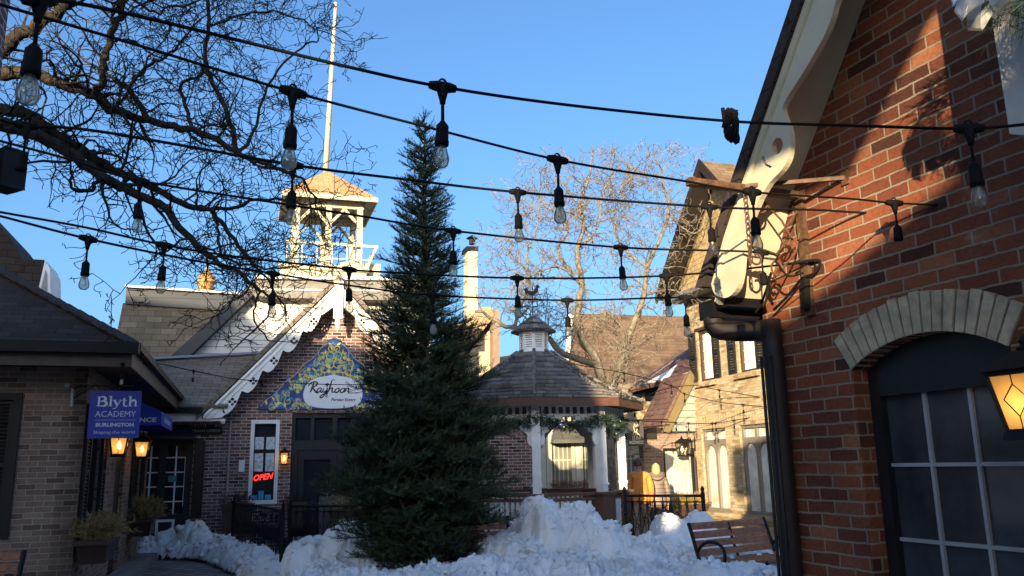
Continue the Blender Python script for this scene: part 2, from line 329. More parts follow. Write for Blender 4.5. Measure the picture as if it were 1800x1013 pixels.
def snow_mat():
    M, t, b = base_mat('snow'); b.inputs['Roughness'].default_value = .7; b.inputs['Specular IOR Level'].default_value = .3
    tc = N(t, 'ShaderNodeTexCoord'); a = N(t, 'ShaderNodeTexNoise', Scale=2.2, Detail=7.0, Roughness=.65); t.links.new(tc.outputs['Object'], a.inputs['Vector'])
    r = ramp(t, [(.26, (.62, .58, .52)), (.42, (.84, .82, .79)), (.58, (.93, .92, .91))]); t.links.new(a.outputs['Fac'], r.inputs['Fac'])
    c = N(t, 'ShaderNodeTexNoise', Scale=26.0, Detail=5.0, Roughness=.75); t.links.new(tc.outputs['Object'], c.inputs['Vector'])
    r2 = ramp(t, [(.30, (.35, .31, .27)), (.40, (1, 1, 1))]); t.links.new(c.outputs['Fac'], r2.inputs['Fac'])
    mx = N(t, 'ShaderNodeMixRGB', blend_type='MULTIPLY', Fac=.55); t.links.new(r.outputs[0], mx.inputs[1]); t.links.new(r2.outputs[0], mx.inputs[2]); t.links.new(mx.outputs[0], b.inputs['Base Color'])
    d = N(t, 'ShaderNodeTexNoise', Scale=45.0, Detail=5.0); t.links.new(tc.outputs['Object'], d.inputs['Vector'])
    bp = N(t, 'ShaderNodeBump', Strength=.8, Distance=.02); t.links.new(d.outputs['Fac'], bp.inputs['Height']); t.links.new(bp.outputs['Normal'], b.inputs['Normal'])
    return M
K['snow'] = snow_mat()
# ------------------------------------------------------------------ lettering
def text_mesh(body, size, shear=0.0, spacing=1.0, bold=0.0, res=3):
    c = bpy.data.curves.new('lettering', 'FONT'); c.body = body; c.size = size; c.shear = shear; c.space_character = spacing; c.offset = bold
    c.align_x = 'CENTER'; c.align_y = 'CENTER'; c.resolution_u = res; c.extrude = 0.0015
    o = bpy.data.objects.new('lettering', c); COL.objects.link(o); bpy.context.view_layer.update()
    me = bpy.data.meshes.new_from_object(o.evaluated_get(bpy.context.evaluated_depsgraph_get()))
    vs = [v.co.copy() for v in me.vertices]; fs = [tuple(p.vertices) for p in me.polygons]
    bpy.data.objects.remove(o); bpy.data.curves.remove(c); bpy.data.meshes.remove(me)
    return vs, fs
def write(mb, fn, body, u, z, v, size, width=None, **kw):       # lettering laid on a board; width fixes its real width
    vs, fs = text_mesh(body, size, **kw)
    if not vs: return
    if width:
        w = max(p.x for p in vs)-min(p.x for p in vs); k = width/w
        c = (max(p.x for p in vs)+min(p.x for p in vs))/2
        vs = [Vector(((p.x-c)*k, p.y, p.z)) for p in vs]
    mb.add([fn(u+p.x, v+p.z, z+p.y) for p in vs], fs)
def ribbon(mb, fn, pts, w, v, k=5):                              # brush stroke with varying width in the board plane
    P = smoothpts([Vector((a, b, 0)) for a, b in pts], k); n = len(P)
    L = []
    for i, p in enumerate(P):
        d = (P[min(i+1, n-1)]-P[max(i-1, 0)]); d = d.normalized() if d.length > 1e-9 else Vector((1, 0, 0))
        t = i/(n-1); ww = w(t) if callable(w) else w
        q = Vector((-d.y, d.x, 0))*ww/2; L.append((p+q, p-q))
    b = len(mb.v)
    for a, c in L: mb.v.append(tuple(fn(a.x, v, a.y))); mb.v.append(tuple(fn(c.x, v, c.y)))
    for i in range(n-1): mb.f.append((b+2*i, b+2*i+1, b+2*i+3, b+2*i+2))
# ================================================================== frames of the facades
FR = Fr((1.53, 5.0), (.381, -.924))        # red brick gable: u from the far corner towards the camera
FBF = Fr((-5.3, 10.3), (.952, .306))       # school front wall
FBS = Fr((-5.3, 10.3), (-.306, .952))      # school side wall: u going away
_o = at(595, 800, 18.3)
FY = Fr((_o.x, _o.y), (math.cos(R(14)), math.sin(R(14))))      # eatery front
FG = Fr((4.51, 21.2), (.29, -.957))        # yellow brick house
def fpix(F, l, v=0.0): return [F.pix(x, y, v) for x, y in l]
# ================================================================== ground
g = MB(); g.quad((-250, -120, 0), (250, -120, 0), (250, 400, 0), (-250, 400, 0)); struct('ground', g, K['paver'])
kb = MB(); kb.fbox(FBS, 2.0, 8.2, .02, .40, 0, .14); struct('kerb', kb, K['stone'])
# ================================================================== red brick house, right
H = thing('brick_house', 'red brick house with cream scrolled bargeboard and arched window', 'house', FR.P(2.2, -2, 0))
cu, cz, ri, ro, hf = 1.13, 1.36, .872, 1.07, R(31.3)
arch_in = [(cu+ri*math.sin(a), cz+ri*math.cos(a)) for a in [(-hf+2*hf*i/20) for i in range(21)]]
hole = [(arch_in[0][0], .75)]+arch_in+[(arch_in[-1][0], .75)]
gl = lambda u: 2.73+1.26*u
w = MB(); w.plate(FR.P, [(0, 0), (4.4, 0), (4.4, 2.73), (2.2, gl(2.2)), (0, 2.73)], [hole], -.28, 0)
wl = part('wall', w, K['red_brick'], H)
w2 = MB(); w2.fbox(FR, 0, .28, -4.2, -.28, 0, 2.73); w2.fbox(FR, 4.12, 4.4, -4.2, -.28, 0, 2.73); part('wall', w2, K['red_brick'], H)
# voussoirs of the arch, each brick a block of its own with a mortar gap
ab = MB(); nb = 17
for i in range(nb):
    a0 = -hf+2*hf*i/nb+.006; a1 = -hf+2*hf*(i+1)/nb-.006
    pr_ = .012+random.uniform(0, .008); r1 = ro+random.uniform(-.006, .006)
    q = [(cu+r*math.sin(a), cz+r*math.cos(a)) for r, a in ((ri, a0), (r1, a0), (r1, a1), (ri, a1))]
    ab.plate(FR.P, q[::-1], (), -.1, pr_)
part('arch', ab, K['arch_brick'], H)
am = MB(); am.plate(FR.P, [(cu+ro*math.sin(-hf+2*hf*i/20)*.99, cz+ro*math.cos(-hf+2*hf*i/20)*.99) for i in range(21)]+arch_in[::-1], (), .001, .006); part('arch_mortar', am, plain('arch_mortar', (.12, .10, .075), .95, var=.2, scale=20), H)
# window in the arch
wf = MB(); u0, u1 = arch_in[0][0], arch_in[-1][0]
topz = FR.pix(1640, 688, -.12)[1]
wf.plate(FR.P, [(u0, .75)]+arch_in+[(u1, .75)], [rect(u0+.07, u1-.05, .8, topz)], -.16, -.10)
win = part('window', wf, K['blackpaint'], H)
gp = MB(); gp.quad(FR.P(u0, -.14, .75), FR.P(u1, -.14, .75), FR.P(u1, -.14, topz+.02), FR.P(u0, -.14, topz+.02)); part('pane', gp, plain('grey_pane', (.055, .062, .075), .05, var=.45, scale=1.3, spec=.7), win)
mu = MB()
for px_ in (1624, 1705): 
    u = FR.pix(px_, 690, -.13)[0]; mu.fbox(FR, u-.009, u+.009, -.145, -.122, .8, topz)
for py_ in (817, 953):
    z = FR.pix(1640, py_, -.13)[1]; mu.fbox(FR, u0+.07, u1-.05, -.146, -.124, z-.009, z+.009)
part('glazing_bar', mu, plain('grey_glazing_bar', (.34, .35, .36), .5), win)
iv = MB(); iv.fbox(FR, u0-.4, u1+.4, -1.2, -.32, .3, 2.6); part('dark_room', iv, K['interior'], H)
# bargeboard, both slopes of the gable
BV0, BV1 = .335, .37
out_l = [(2.2, 5.54), (1.6, 4.77), (1.05, 4.075), (.73, 3.67), (.40, 3.255), (.16, 2.93)]
foot = fpix(FR, [(1250, 500), (1254, 513), (1262, 521), (1279, 523), (1295, 507), (1302, 480), (1304, 457), (1309, 432), (1313, 405), (1322, 380)], .37)
inn = fpix(FR, [(1335, 350), (1352, 322), (1373, 300), (1385, 278), (1389, 250), (1386, 225), (1378, 205), (1375, 190), (1383, 172), (1396, 152), (1410, 130), (1428, 100), (1448, 64), (1462, 30), (1470, 0)], .37)
inn += [(1.36, 4.04), (1.44, 4.07), (1.54, 4.20), (1.72, 4.40), (1.98, 4.76), (2.12, 5.0), (2.2, 5.05)]
foot = sm2(foot, 3); inn = sm2(inn, 3)
hc = FR.pix(1366, 257, .37); slit = fpix(FR, [(1338, 276), (1341, 290), (1353, 297), (1357, 293), (1346, 287), (1343, 274)], .37)
left = out_l+foot+inn
bb = MB(); bb.plate(FR.P, left, [circ(hc[0], hc[1], .045, 14), slit], BV0, BV1)
mir = lambda l: [(4.4-a, b) for a, b in l][::-1]
bb.plate(FR.P, mir(left), [], BV0, BV1)
bg_ = part('bargeboard', bb, K['cream'], H)
bm = MB()
for s in (0, 1):
    pts = [(1.9, 5.08), (1.05, 3.995), (.40, 3.17), (.16, 2.84), (.06, 2.68)]
    bm.tube([FR.P(a if s == 0 else 4.4-a, BV1+.004, b) for a, b in pts], .016, 6)
part('moulding', bm, K['cream'], bg_)
so = MB()
for s in (0, 1):
    q = [(.02, 2.56), (.08, 2.645), (.18, 2.84), (.368, 3.196), (2.2, gl(2.2)), (2.2, gl(2.2)+.03), (.36, 3.226), (.17, 2.87), (.05, 2.68), (-.02, 2.59)]
    if s: q = [(4.4-a, b) for a, b in q]
    so.plate(FR.P, q, (), .002, .333)
part('soffit', so, K['cream'], H)
rf = MB()
for s in (0, 1):
    q = [(-.04, 2.68), (2.2, gl(2.2)+.045), (2.2, gl(2.2)+.19), (-.12, 2.69)]
    if s: q = [(4.4-a, b) for a, b in q]
    rf.plate(FR.P, q, (), -4.4, .395)
part('roof', rf, K['dark_shingle'], H)
pd = MB(); pd.plate(FR.P, [(2.03, 2.84), (2.2, 2.76), (2.37, 2.84), (2.37, 5.40), (2.2, 5.58), (2.03, 5.40)], (), .40, .44); part('pendant_board', pd, plain('grey_board', (.50, .48, .44), .6), H)
gt = MB(); gt.fbox(FR, -.20, -.06, -4.2, .32, 2.50, 2.61); gt.fbox(FR, -.06, .07, .05, .30, 2.545, 2.60); gtp = part('gutter', gt, K['black'], H)
ds = MB()
pth = [FR.P(-.13, .27, 2.51), FR.P(-.12, .26, 2.44), FR.P(-.04, .17, 2.415), FR.P(.08, .07, 2.40), FR.P(.13, .06, 2.36), FR.P(.14, .06, 2.27), FR.P(.14, .06, .05)]
ds.tube(smoothpts(pth, 3), .062, 8)
for uu in (.10, .14, .18): ds.tube([FR.P(uu, .118, 2.24), FR.P(uu, .118, .05)], .010, 5)
part('downspout', ds, K['dkbrown'], H, smooth=True)
# hanging wreath on the pendant board
wc = FR.P(2.30, .60, 3.36)
WR = thing('wreath', 'evergreen wreath with pale ribbon loops hung on the gable pendant', 'wreath', wc)
nd = MB(); rng = random.Random(3)
for i in range(1500):
    a = rng.uniform(0, 2*math.pi); rr = .18+rng.gauss(0, .04); b = rng.gauss(0, .04)
    p = wc+FR.d*(rr*math.cos(a))+Vector((0, 0, rr*math.sin(a)))+FR.n*b
    dv = (FR.d*(math.cos(a+.7)+rng.gauss(0, .6))+Vector((0, 0, math.sin(a+.7)+rng.gauss(0, .6)))+FR.n*rng.gauss(.2, .5)).normalized()*rng.uniform(.05, .11)
    sd_ = dv.orthogonal().normalized()*.003
    nd.add([p-sd_, p+sd_, p+dv], [(0, 1, 2)])
part('needles', nd, plain('wreath_needles', (.05, .085, .03), .7, var=.4, scale=20), WR, uv=False)
rb = MB()
def ribloop(mb, c, ang, L, wdt):
    ex = FR.d*math.cos(ang)+Vector((0, 0, math.sin(ang))); ez = FR.n
    P = [c+ex*(L*(.5-.5*math.cos(t)))+ez*(.05*math.sin(t)+.03)+Vector((0, 0, .03*math.sin(2*t))) for t in [2*math.pi*i/18 for i in range(19)]]
    sd2 = (ex.cross(ez)).normalized()*wdt/2; b = len(mb.v)
    for p in P: mb.v += [tuple(p-sd2), tuple(p+sd2)]
    for i in range(18): mb.f.append((b+2*i, b+2*i+1, b+2*i+3, b+2*i+2))
for a_, L_ in ((2.6, .15), (3.1, .17), (3.6, .17), (2.1, .13), (.4, .17), (5.0, .15), (4.2, .19), (5.6, .16)):
    ribloop(rb, wc+FR.n*.05+FR.d*-.07+Vector((0, 0, -.02)), a_, L_, .06)
part('ribbon_bow', rb, clearglass('sheer_ribbon', (.86, .86, .74), .34, .35), WR, uv=False)
# wrought iron bracket for a hanging sign
BK = thing('sign_bracket', 'rusty wrought iron sign bracket with scrolls and chain on red brick gable', 'bracket', FR.P(.43, 0, 2.46))
k1 = MB(); k1.fbox(FR, .40, .455, .002, .032, 2.44, 3.17); part('wall_bar', k1, K['rust'], BK)
k2 = MB(); k2.fbox(FR, .405, .45, .034, .78, 3.125, 3.165); part('arm', k2, K['rust'], BK)
k3 = MB(); k3.bar(FR.P(.77, .004, 3.14), FR.P(.455, .42, 3.15), .022, .022); k3.fbox(FR, .75, .80, .002, .012, 3.10, 3.18); part('brace', k3, K['rust'], BK)
k4 = MB()
def scroll(c_v, c_z, r0, turns, start, sgn, tail):
    P = [(c_v+r*math.cos(a), c_z+r*math.sin(a)) for r, a in [(r0*(.25+.75*i/30), start+sgn*2*math.pi*turns*(i/30)) for i in range(31)]]+tail
    k4.tube([FR.P(.428, max(.035, a), b) for a, b in P], .0065, 5)
scroll(.30, 3.06, .065, 1.2, 0, 1, [(.16, 2.98), (.09, 2.86)])
scroll(.14, 2.87, .055, 1.25, 2, -1, [(.10, 2.98), (.04, 3.05)])
scroll(.36, 2.75, .06, 1.1, 1, 1, [(.22, 2.78), (.10, 2.90)])
scroll(.22, 2.70, .05, 1.2, 0, -1, [(.08, 2.80), (.04, 2.92)])
part('scroll', k4, K['rust'], BK)
def chain(mb, a, b, n, r=.013, t=.0035):
    a = Vector(a); b = Vector(b); d = (b-a)/n
    for i in range(n):
        c = a+d*(i+.5); ex = FR.d if i % 2 else FR.n; L = d.length*.62
        mb.tube([c+ex*(r*math.cos(q))+Vector((0, 0, L*math.sin(q))) for q in [2*math.pi*j/10 for j in range(11)]], t, 4, cap=False)
k5 = MB(); chain(k5, FR.P(.428, .40, 3.12), FR.P(.428, .40, 2.72), 13); part('chain', k5, K['rust'], BK)
# wall lantern of the red house
def lantern(c, out, h, w_, label, name='wall_lantern', group=None, light=True, gmat=None):
    c = Vector(c); T = thing(name, label, 'lantern', c, group); side = Vector((-out.y, out.x, 0))
    body = MB(); gls = MB(); fl = MB(); Z = Vector((0, 0, 1))
    tw, bw_ = w_*.5, w_*.33
    def ring(hw, z): return [c+side*(sx*hw)+out*(sy*hw)+Z*z for sx, sy in ((-1, -1), (1, -1), (1, 1), (-1, 1))]
    b0 = ring(bw_, -h/2); t0 = ring(tw, h/2)
    for i in range(4):
        body.bar(b0[i], t0[i], w_*.07, w_*.07); j = (i+1) % 4
        body.bar(t0[i], t0[j], w_*.09, w_*.09); body.bar(b0[i], b0[j], w_*.10, w_*.10)
        A, B, C_, D = b0[i], b0[j], t0[j], t0[i]; cc = (A+B+C_+D)/4
        s_ = [p+(Vector((c.x, c.y, p.z))-p)*.04 for p in (A, B, C_, D)]
        gls.quad(*s_)
        m0 = (s_[0]+s_[1])/2; m1 = (s_[2]+s_[3])/2; off = (cc-c); off.z = 0; off = off.normalized()*.006
        l4 = lambda a_, t_: (s_[0].lerp(s_[1], a_)).lerp(s_[3].lerp(s_[2], a_), t_)+off
        for pl in ([(.5, 0), (.5, .25), (.2, .55), (.5, .8), (.5, 1)], [(.5, .25), (.8, .55), (.5, .8)]):
            body.tube([l4(a_, t_) for a_, t_ in pl], w_*.014, 4)
    r1 = ring(tw*1.25, h/2+.01); r2 = ring(tw*.35, h/2+w_*.42)
    body.hexa(r1+r2); body.hexa(ring(bw_*1.25, -h/2-.03)+ring(bw_*1.15, -h/2))
    body.lathe(c+Z*(h/2+w_*.42), [(w_*.14, 0), (w_*.16, w_*.06), (w_*.07, w_*.12), (w_*.10, w_*.20), (w_*.03, w_*.30), (.0, w_*.34)], 8)
    part('lantern_frame', body, K['black'], T)
    arm = MB(); arm.tube(smoothpts([c+Z*(h/2+w_*.2)-out*tw, c+Z*(h/2+w_*.5)-out*tw*1.6, c+Z*(h/2+w_*.35)-out*(tw*2.1), c-out*tw*2.15-Z*h*.3], 4), w_*.06, 6)
    arm.bar(c-out*tw*2.2-Z*h*.45, c-out*tw*2.2+Z*h*.55, w_*.3, .012); part('bracket', arm, K['black'], T)
    part('lamp_glass', gls, gmat or K['lamp_glass'], T)
    fl.lathe(c-Z*h*.22, [(.0, 0), (w_*.10, h*.1), (w_*.11, h*.2), (w_*.04, h*.4), (0, h*.48)], 8); part('bulb', fl, K['flame'], T)
    return T
lc = FR.P(1.86, .30, 1.845)
lantern(lc, FR.n, .22, .20, 'black lantern with leaded amber glass lit beside the arched window')
# ================================================================== school building, left
B = thing('brick_building', 'low tan brick building with dark hipped shingle roof and deep eaves', 'building', FBF.P(-3, -3, 0))
w = MB(); w.plate(FBF.P, rect(-7, 0, 0, 3.0), [rect(-1.75, -.70, .92, 2.62)], -.25, 0); part('wall', w, K['tan_brick'], B)
w = MB(); w.plate(FBS.P, rect(0, 7.9, 0, 3.0), [rect(.42, 1.35, .85, 2.5), rect(3.0, 4.0, .05, 2.3), rect(5.2, 6.3, .85, 2.4)], -.25, -.001); part('wall', w, K['tan_brick'], B)
w = MB(); w.fbox(FBF, -7, -.25, -.2, -.26, 0, .01); 
def shutter(F, u0, u1, z0, z1, v, mat, parent, name='shutter', pitch=.045):
    m_ = MB(); t = .05
    m_.fbox(F, u0, u0+t, v, v+.045, z0, z1); m_.fbox(F, u1-t, u1, v, v+.045, z0, z1)
    for zz in (z0, (z0+z1)/2-t/2, z1-t): m_.fbox(F, u0+t, u1-t, v+.001, v+.044, zz, zz+t)
    n = int((z1-z0-2*t)/pitch)
    for i in range(n):
        zz = z0+t+(i+.5)*pitch
        P = F.P; m_.hexa([P(u0+t, v+.004, zz+.016), P(u1-t, v+.004, zz+.016), P(u1-t, v+.036, zz-.016), P(u0+t, v+.036, zz-.016), P(u0+t, v+.004, zz+.024), P(u1-t, v+.004, zz+.024), P(u1-t, v+.036, zz-.008), P(u0+t, v+.036, zz-.008)])
    return part(name, m_, mat, parent)
fr_ = MB(); fr_.plate(FBF.P, rect(-1.75, -.70, .92, 2.62), [rect(-1.67, -.78, 1.0, 2.54)], -.12, .03); wn = part('window', fr_, K['dkbrown'], B)
shutter(FBF, -1.67, -.78, 1.0, 2.54, -.06, K['dkbrown'], wn, 'louvre')
bk = MB(); bk.fbox(FBF, -1.67, -.78, -.11, -.10, 1.0, 2.54); part('backing', bk, K['interior'], wn)
for (a, b, z0, z1) in ((.42, 1.35, .85, 2.5), (5.2, 6.3, .85, 2.4)):
    fr_ = MB(); fr_.plate(FBS.P, rect(a, b, z0, z1), [rect(a+.07, (a+b)/2-.03, z0+.08, z1-.08), rect((a+b)/2+.03, b-.07, z0+.08, z1-.08)], -.12, -.03); wn = part('window', fr_, K['dkbrown'], B)
    pn = MB(); pn.fbox(FBS, a, b, -.2, -.1, z0, z1); part('pane', pn, K['dark_glass'], wn)
    shutter(FBS, a-.36, a-.02, z0, z1, .004, K['dkbrown'], B); shutter(FBS, b+.02, b+.36, z0, z1, .004, K['dkbrown'], B)
dr = MB(); dr.fbox(FBS, 3.0, 4.0, -.18, -.06, .05, 2.3); dp = part('door', dr, K['dkbrown'], B)
dh = MB(); dh.tube([FBS.P(3.85, -.03, 1.0), FBS.P(3.85, -.03, 1.25)], .012, 6); part('handle', dh, K['copper'], dp)
EZ, EO, RT = 3.17, .55, .62
rf = MB(); P = FBF.P; s = 3.6
A_, B_, C_, D_ = P(-8, EO, EZ), P(EO, EO, EZ), P(EO-s, EO-s, EZ+RT*s), P(-8, EO-s, EZ+RT*s)
E_, F_ = P(EO, -7.9, EZ), P(EO-s, -7.9, EZ+RT*s)
rf.quad(A_, B_, C_, D_); rf.quad(B_, E_, F_, C_); rf.quad(D_, C_, F_, P(-8, -7.9, EZ+RT*s)); rf.quad(E_, P(-8, -7.9, EZ), P(-8, -7.9, EZ+RT*s), F_)
rfp = part('roof', rf, K['dark_shingle'], B)
hc_ = MB()
for i in range(22):
    a = B_.lerp(C_, i/22); b = B_.lerp(C_, (i+1.15)/22); hc_.bar(a+Vector((0, 0, .02)), b+Vector((0, 0, .035)), .2, .025)
part('hip_cap', hc_, K['dark_shingle'], rfp)
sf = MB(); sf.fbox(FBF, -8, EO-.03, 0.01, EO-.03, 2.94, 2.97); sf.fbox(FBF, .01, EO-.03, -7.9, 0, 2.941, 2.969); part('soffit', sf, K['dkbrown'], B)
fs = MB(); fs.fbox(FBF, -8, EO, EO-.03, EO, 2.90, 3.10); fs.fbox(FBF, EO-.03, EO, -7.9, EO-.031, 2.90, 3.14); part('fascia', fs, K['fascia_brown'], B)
gt = MB(); gt.fbox(FBF, -8, EO+.08, EO+.002, EO+.11, 3.05, 3.18); gt.fbox(FBF, EO+.002, EO+.09, -7.9, EO, 3.10, 3.19); part('gutter', gt, K['black'], B)
# hanging blue sign with its lettering
u0, z1 = FBF.pix(160, 687, .2); u1, z0 = FBF.pix(247, 770, .2); u1 = FBF.pix(247, 720, .2)[0]; uc = (u0+u1)/2; zc = (z0+z1)/2; W_ = u1-u0; Hh = z1-z0
SG = thing('hanging_sign', 'blue hanging school sign with white lettering at the brick corner', 'sign', FBF.P(uc, .2, zc))
m_ = MB(); m_.fbox(FBF, u0, u1, .185, .215, z0, z1); part('board', m_, K['blue_sign'], SG)
m_ = MB(); fnB = lambda u, v, z: FBF.P(u, .2155+v, z)
sw = W_*.80/2.62; sx0 = u0+W_*.13; sz0 = z0+Hh*.67; sh = Hh*.205
def gl_(x, l, w0, w1=None): ribbon(m_, fnB, [(sx0+(x+a)*sw, sz0+b*sh) for a, b in l], (lambda t: sw*(w0+((w1 or w0)-w0)*math.sin(math.pi*t))), .0012, 5)
def rb_(x, a0, a1, b0, b1): m_.fbox(FBF, sx0+(x+a0)*sw, sx0+(x+a1)*sw, .2156, .2172, sz0+b0*sh, sz0+b1*sh)
rb_(0, .08, .22, 0, 1); rb_(0, 0, .36, 0, .05); rb_(0, 0, .36, .95, 1); gl_(0, [(.22, .975), (.46, .95), (.56, .75), (.46, .55), (.22, .53)], .04, .17); gl_(0, [(.22, .53), (.52, .50), (.65, .27), (.52, .05), (.22, .025)], .04, .18)
rb_(.76, .08, .21, 0, 1.06); rb_(.76, 0, .28, 0, .05); rb_(.76, 0, .12, 1.01, 1.06)
gl_(1.06, [(.06, .64), (.20, .30), (.27, .04)], .14); gl_(1.06, [(.48, .64), (.34, .25), (.22, -.12), (.10, -.26), (.0, -.22)], .06, .05); rb_(1.06, -.03, .20, .61, .66); rb_(1.06, .36, .56, .61, .66)
rb_(1.62, .08, .20, .10, .86); rb_(1.62, -.02, .34, .60, .65); gl_(1.62, [(.14, .14), (.19, .02), (.30, .02), (.36, .10)], .08)
rb_(2.02, .07, .20, 0, 1.06); rb_(2.02, 0, .27, 0, .05); rb_(2.02, 0, .12, 1.01, 1.06); gl_(2.02, [(.19, .45), (.30, .62), (.44, .60), (.49, .42), (.49, .02)], .10, .14); rb_(2.02, .36, .62, 0, .05)
part('lettering', m_, plain('sign_lettering_big', (.70, .71, .76), .6, var=.03), SG, uv=False)
m_ = MB(); write(m_, fnB, 'ACADEMY', uc+W_*.02, z0+Hh*.50, 0, .1, W_*.80); write(m_, fnB, 'BURLINGTON', uc+W_*.02, z0+Hh*.275, 0, .06, W_*.74, bold=.002); write(m_, fnB, 'Shaping the world', uc+W_*.02, z0+Hh*.12, 0, .05, W_*.80)
m_.fbox(FBF, u0+W_*.12, u1-W_*.08, .2158, .2165, z0+Hh*.375, z0+Hh*.381); part('lettering', m_, K['grey_letter'], SG, uv=False)
m_ = MB(); m_.tube([FBF.P(-.18, .01, z1+.02), FBF.P(-.05, .2, z1+.06), FBF.P(u1-.1, .2, z1+.06)], .010, 6); m_.tube(smoothpts([FBF.P(-.18, .01, z1-.10), FBF.P(-.02, .15, z1-.02), FBF.P(.1, .2, z1+.05)], 4), .008, 5)
for uu in (u0+.08, u1-.14): m_.tube([FBF.P(uu, .2, z1+.06), FBF.P(uu, .2, z1)], .006, 5)
part('bracket', m_, K['black'], SG)
m_ = MB(); c_ = FBF.pix(127, 700, .06); m_.bar(FBF.P(c_[0], .04, c_[1]-.1), FBF.P(c_[0], .06, c_[1]+.12), .035, .03); m_.lathe(FBF.P(c_[0]-.06, .09, c_[1]+.12), [(.0, 0), (.025, .01), (.03, .05), (0, .06)], 8)
tag(part('spotlight', m_, plain('grey_metal', (.35, .35, .36), .4), None), 'small grey spotlight on the tan brick beside the blue sign', 'spotlight')
# blue awning over the side entrance
AW = thing('awning', 'blue cloth entrance awning on the side of the low brick building', 'awning', FBS.P(5, .0, 2.3))
zt = 2.86; zb = 2.33; zf = 2.53; aP = .70
ua, ub = 2.0, 4.0
m_ = MB(); P = FBS.P
v_ = [P(ua, .003, zt), P(ua, aP, zf), P(ua, aP, zb), P(ua, .003, zb), P(ub, .003, zt), P(ub, aP, zf), P(ub, aP, zb), P(ub, .003, zb)]
m_.add(v_, [(0, 1, 2, 3), (4, 7, 6, 5), (0, 4, 5, 1), (1, 5, 6, 2)]); part('cloth', m_, K['blue_awning'], AW)
m_ = MB(); fnA = lambda u, v, z: FBS.P(ua-.004-v, u, z)
write(m_, fnA, 'ENTRANCE', .33, 2.405, 0, .09, .60, bold=.002); part('lettering', m_, K['letter'], AW, uv=False)
m_ = MB(); fnA2 = lambda u, v, z: FBS.P(u, aP+.004+v, z); write(m_, fnA2, 'Blyth Academy', (ua+ub)/2, 2.43, 0, .12, 1.1); part('lettering', m_, K['grey_letter'], AW, uv=False)
# lanterns on the side wall
for (px_, py_, lab) in ((210, 783, 'lit brass lantern under the blue hanging sign on the brick wall'), (250, 790, 'lit brass lantern under the blue awning beside the entrance')):
    u, z = FBS.pix(px_, py_, .22); lantern(FBS.P(u, .22, z), FBS.n, .26, .24, lab, group='lanterns on the low brick building')
# window boxes with dry evergreens
def planter(c, dx, dy, wid, dep, hgt, label, n=420, group='planters along the low brick building', hh=.38, mat=None):
    c = Vector(c); T = thing('window_box', label, 'planter', c, group)
    X = Vector((dx, dy, 0)).normalized(); Y = Vector((X.y, -X.x, 0)); Z = Vector((0, 0, 1)); m_ = MB()
    P = lambda a, b, z: c+X*a+Y*b+Z*z
    a, b = wid/2, dep/2; k = .8
    m_.hexa([P(-a*k, -b*k, -hgt), P(a*k, -b*k, -hgt), P(a*k, b*k, -hgt), P(-a*k, b*k, -hgt), P(-a, -b, 0), P(a, -b, 0), P(a, b, 0), P(-a, b, 0)])
    m_.hexa([P(-a-.02, -b-.02, -.04), P(a+.02, -b-.02, -.04), P(a+.02, b+.02, -.04), P(-a-.02, b+.02, -.04), P(-a-.02, -b-.02, .012), P(a+.02, -b-.02, .012), P(a+.02, b+.02, .012), P(-a-.02, b+.02, .012)])
    part('box', m_, K['brown_paint'], T)
    f_ = MB(); rg = random.Random(int(c.x*100))
    for i in range(n):
        p = P(rg.uniform(-a, a)*.8, rg.uniform(-b, b)*.7, 0); az = rg.uniform(0, 6.28); el = rg.uniform(.2, 1.45)
        d = (X*math.cos(az)*math.cos(el)+Y*math.sin(az)*math.cos(el)+Z*math.sin(el)); L = rg.uniform(.5, 1)*hh
        q1 = p+d*L*.5; q2 = p+d*L-Z*L*.12
        for q, l2 in ((q1, .5), (q2, .4), (p+d*L*.75, .45)):
            for j in range(4):
                e = (d+Vector((rg.gauss(0, .7), rg.gauss(0, .7), rg.gauss(0, .5)))).normalized()*L*l2*.5; s_ = e.orthogonal().normalized()*.006
                f_.add([q-s_, q+s_, q+e], [(0, 1, 2)])
        f_.add([p-Vector((.003, 0, 0)), p+Vector((.003, 0, 0)), q2], [(0, 1, 2)])
    part('foliage', f_, mat or K['plant_dry'], T, uv=False); return T
c1 = FBS.pix(172, 948, .22); c2 = FBS.pix(252, 912, .22)
planter(FBS.P(c1[0], .22, c1[1]), FBS.d.x, FBS.d.y, .85, .36, .26, 'brown planter box of dry evergreen sprigs nearest the blue sign')
planter(FBS.P(c2[0], .22, c2[1]), FBS.d.x, FBS.d.y, .9, .36, .28, 'brown planter box of dry evergreen sprigs below the blue awning', hh=.45)
# corner of the near brick building, upper left, and its loudspeaker
NB = MB(); q0 = at(17, 0, 5.2); FN = Fr((q0.x, q0.y), (.952, .306)); NB.plate(FN.P, [(-2.5, 0), (-.35, 0), (-.35, 2.6), (0, 2.6), (0, 5.5), (-2.5, 5.5)], (), 0, 1.2)
tag(part('corner_building', NB, K['dark_brick'], None), 'dark brick building corner at the near left edge', 'building')
SP = thing('loudspeaker', 'black outdoor loudspeaker on the near left wall', 'speaker', at(8, 300, 4.6))
m_ = MB(); c = at(8, 300, 4.6); 
FS_ = Fr((c.x, c.y), (.85, -.5)); m_.plate(FS_.P, sm2([(-.10, c.z-.11), (.075, c.z-.115), (.088, c.z-.1), (.088, c.z+.1), (.075, c.z+.112), (-.10, c.z+.11)], 2), (), -.08, .06); part('cabinet', m_, K['black'], SP)
m_ = MB(); m_.bar(FS_.P(-.09, -.02, c.z), FS_.P(-.3, -.2, c.z), .03, .03); part('bracket', m_, K['black'], SP)
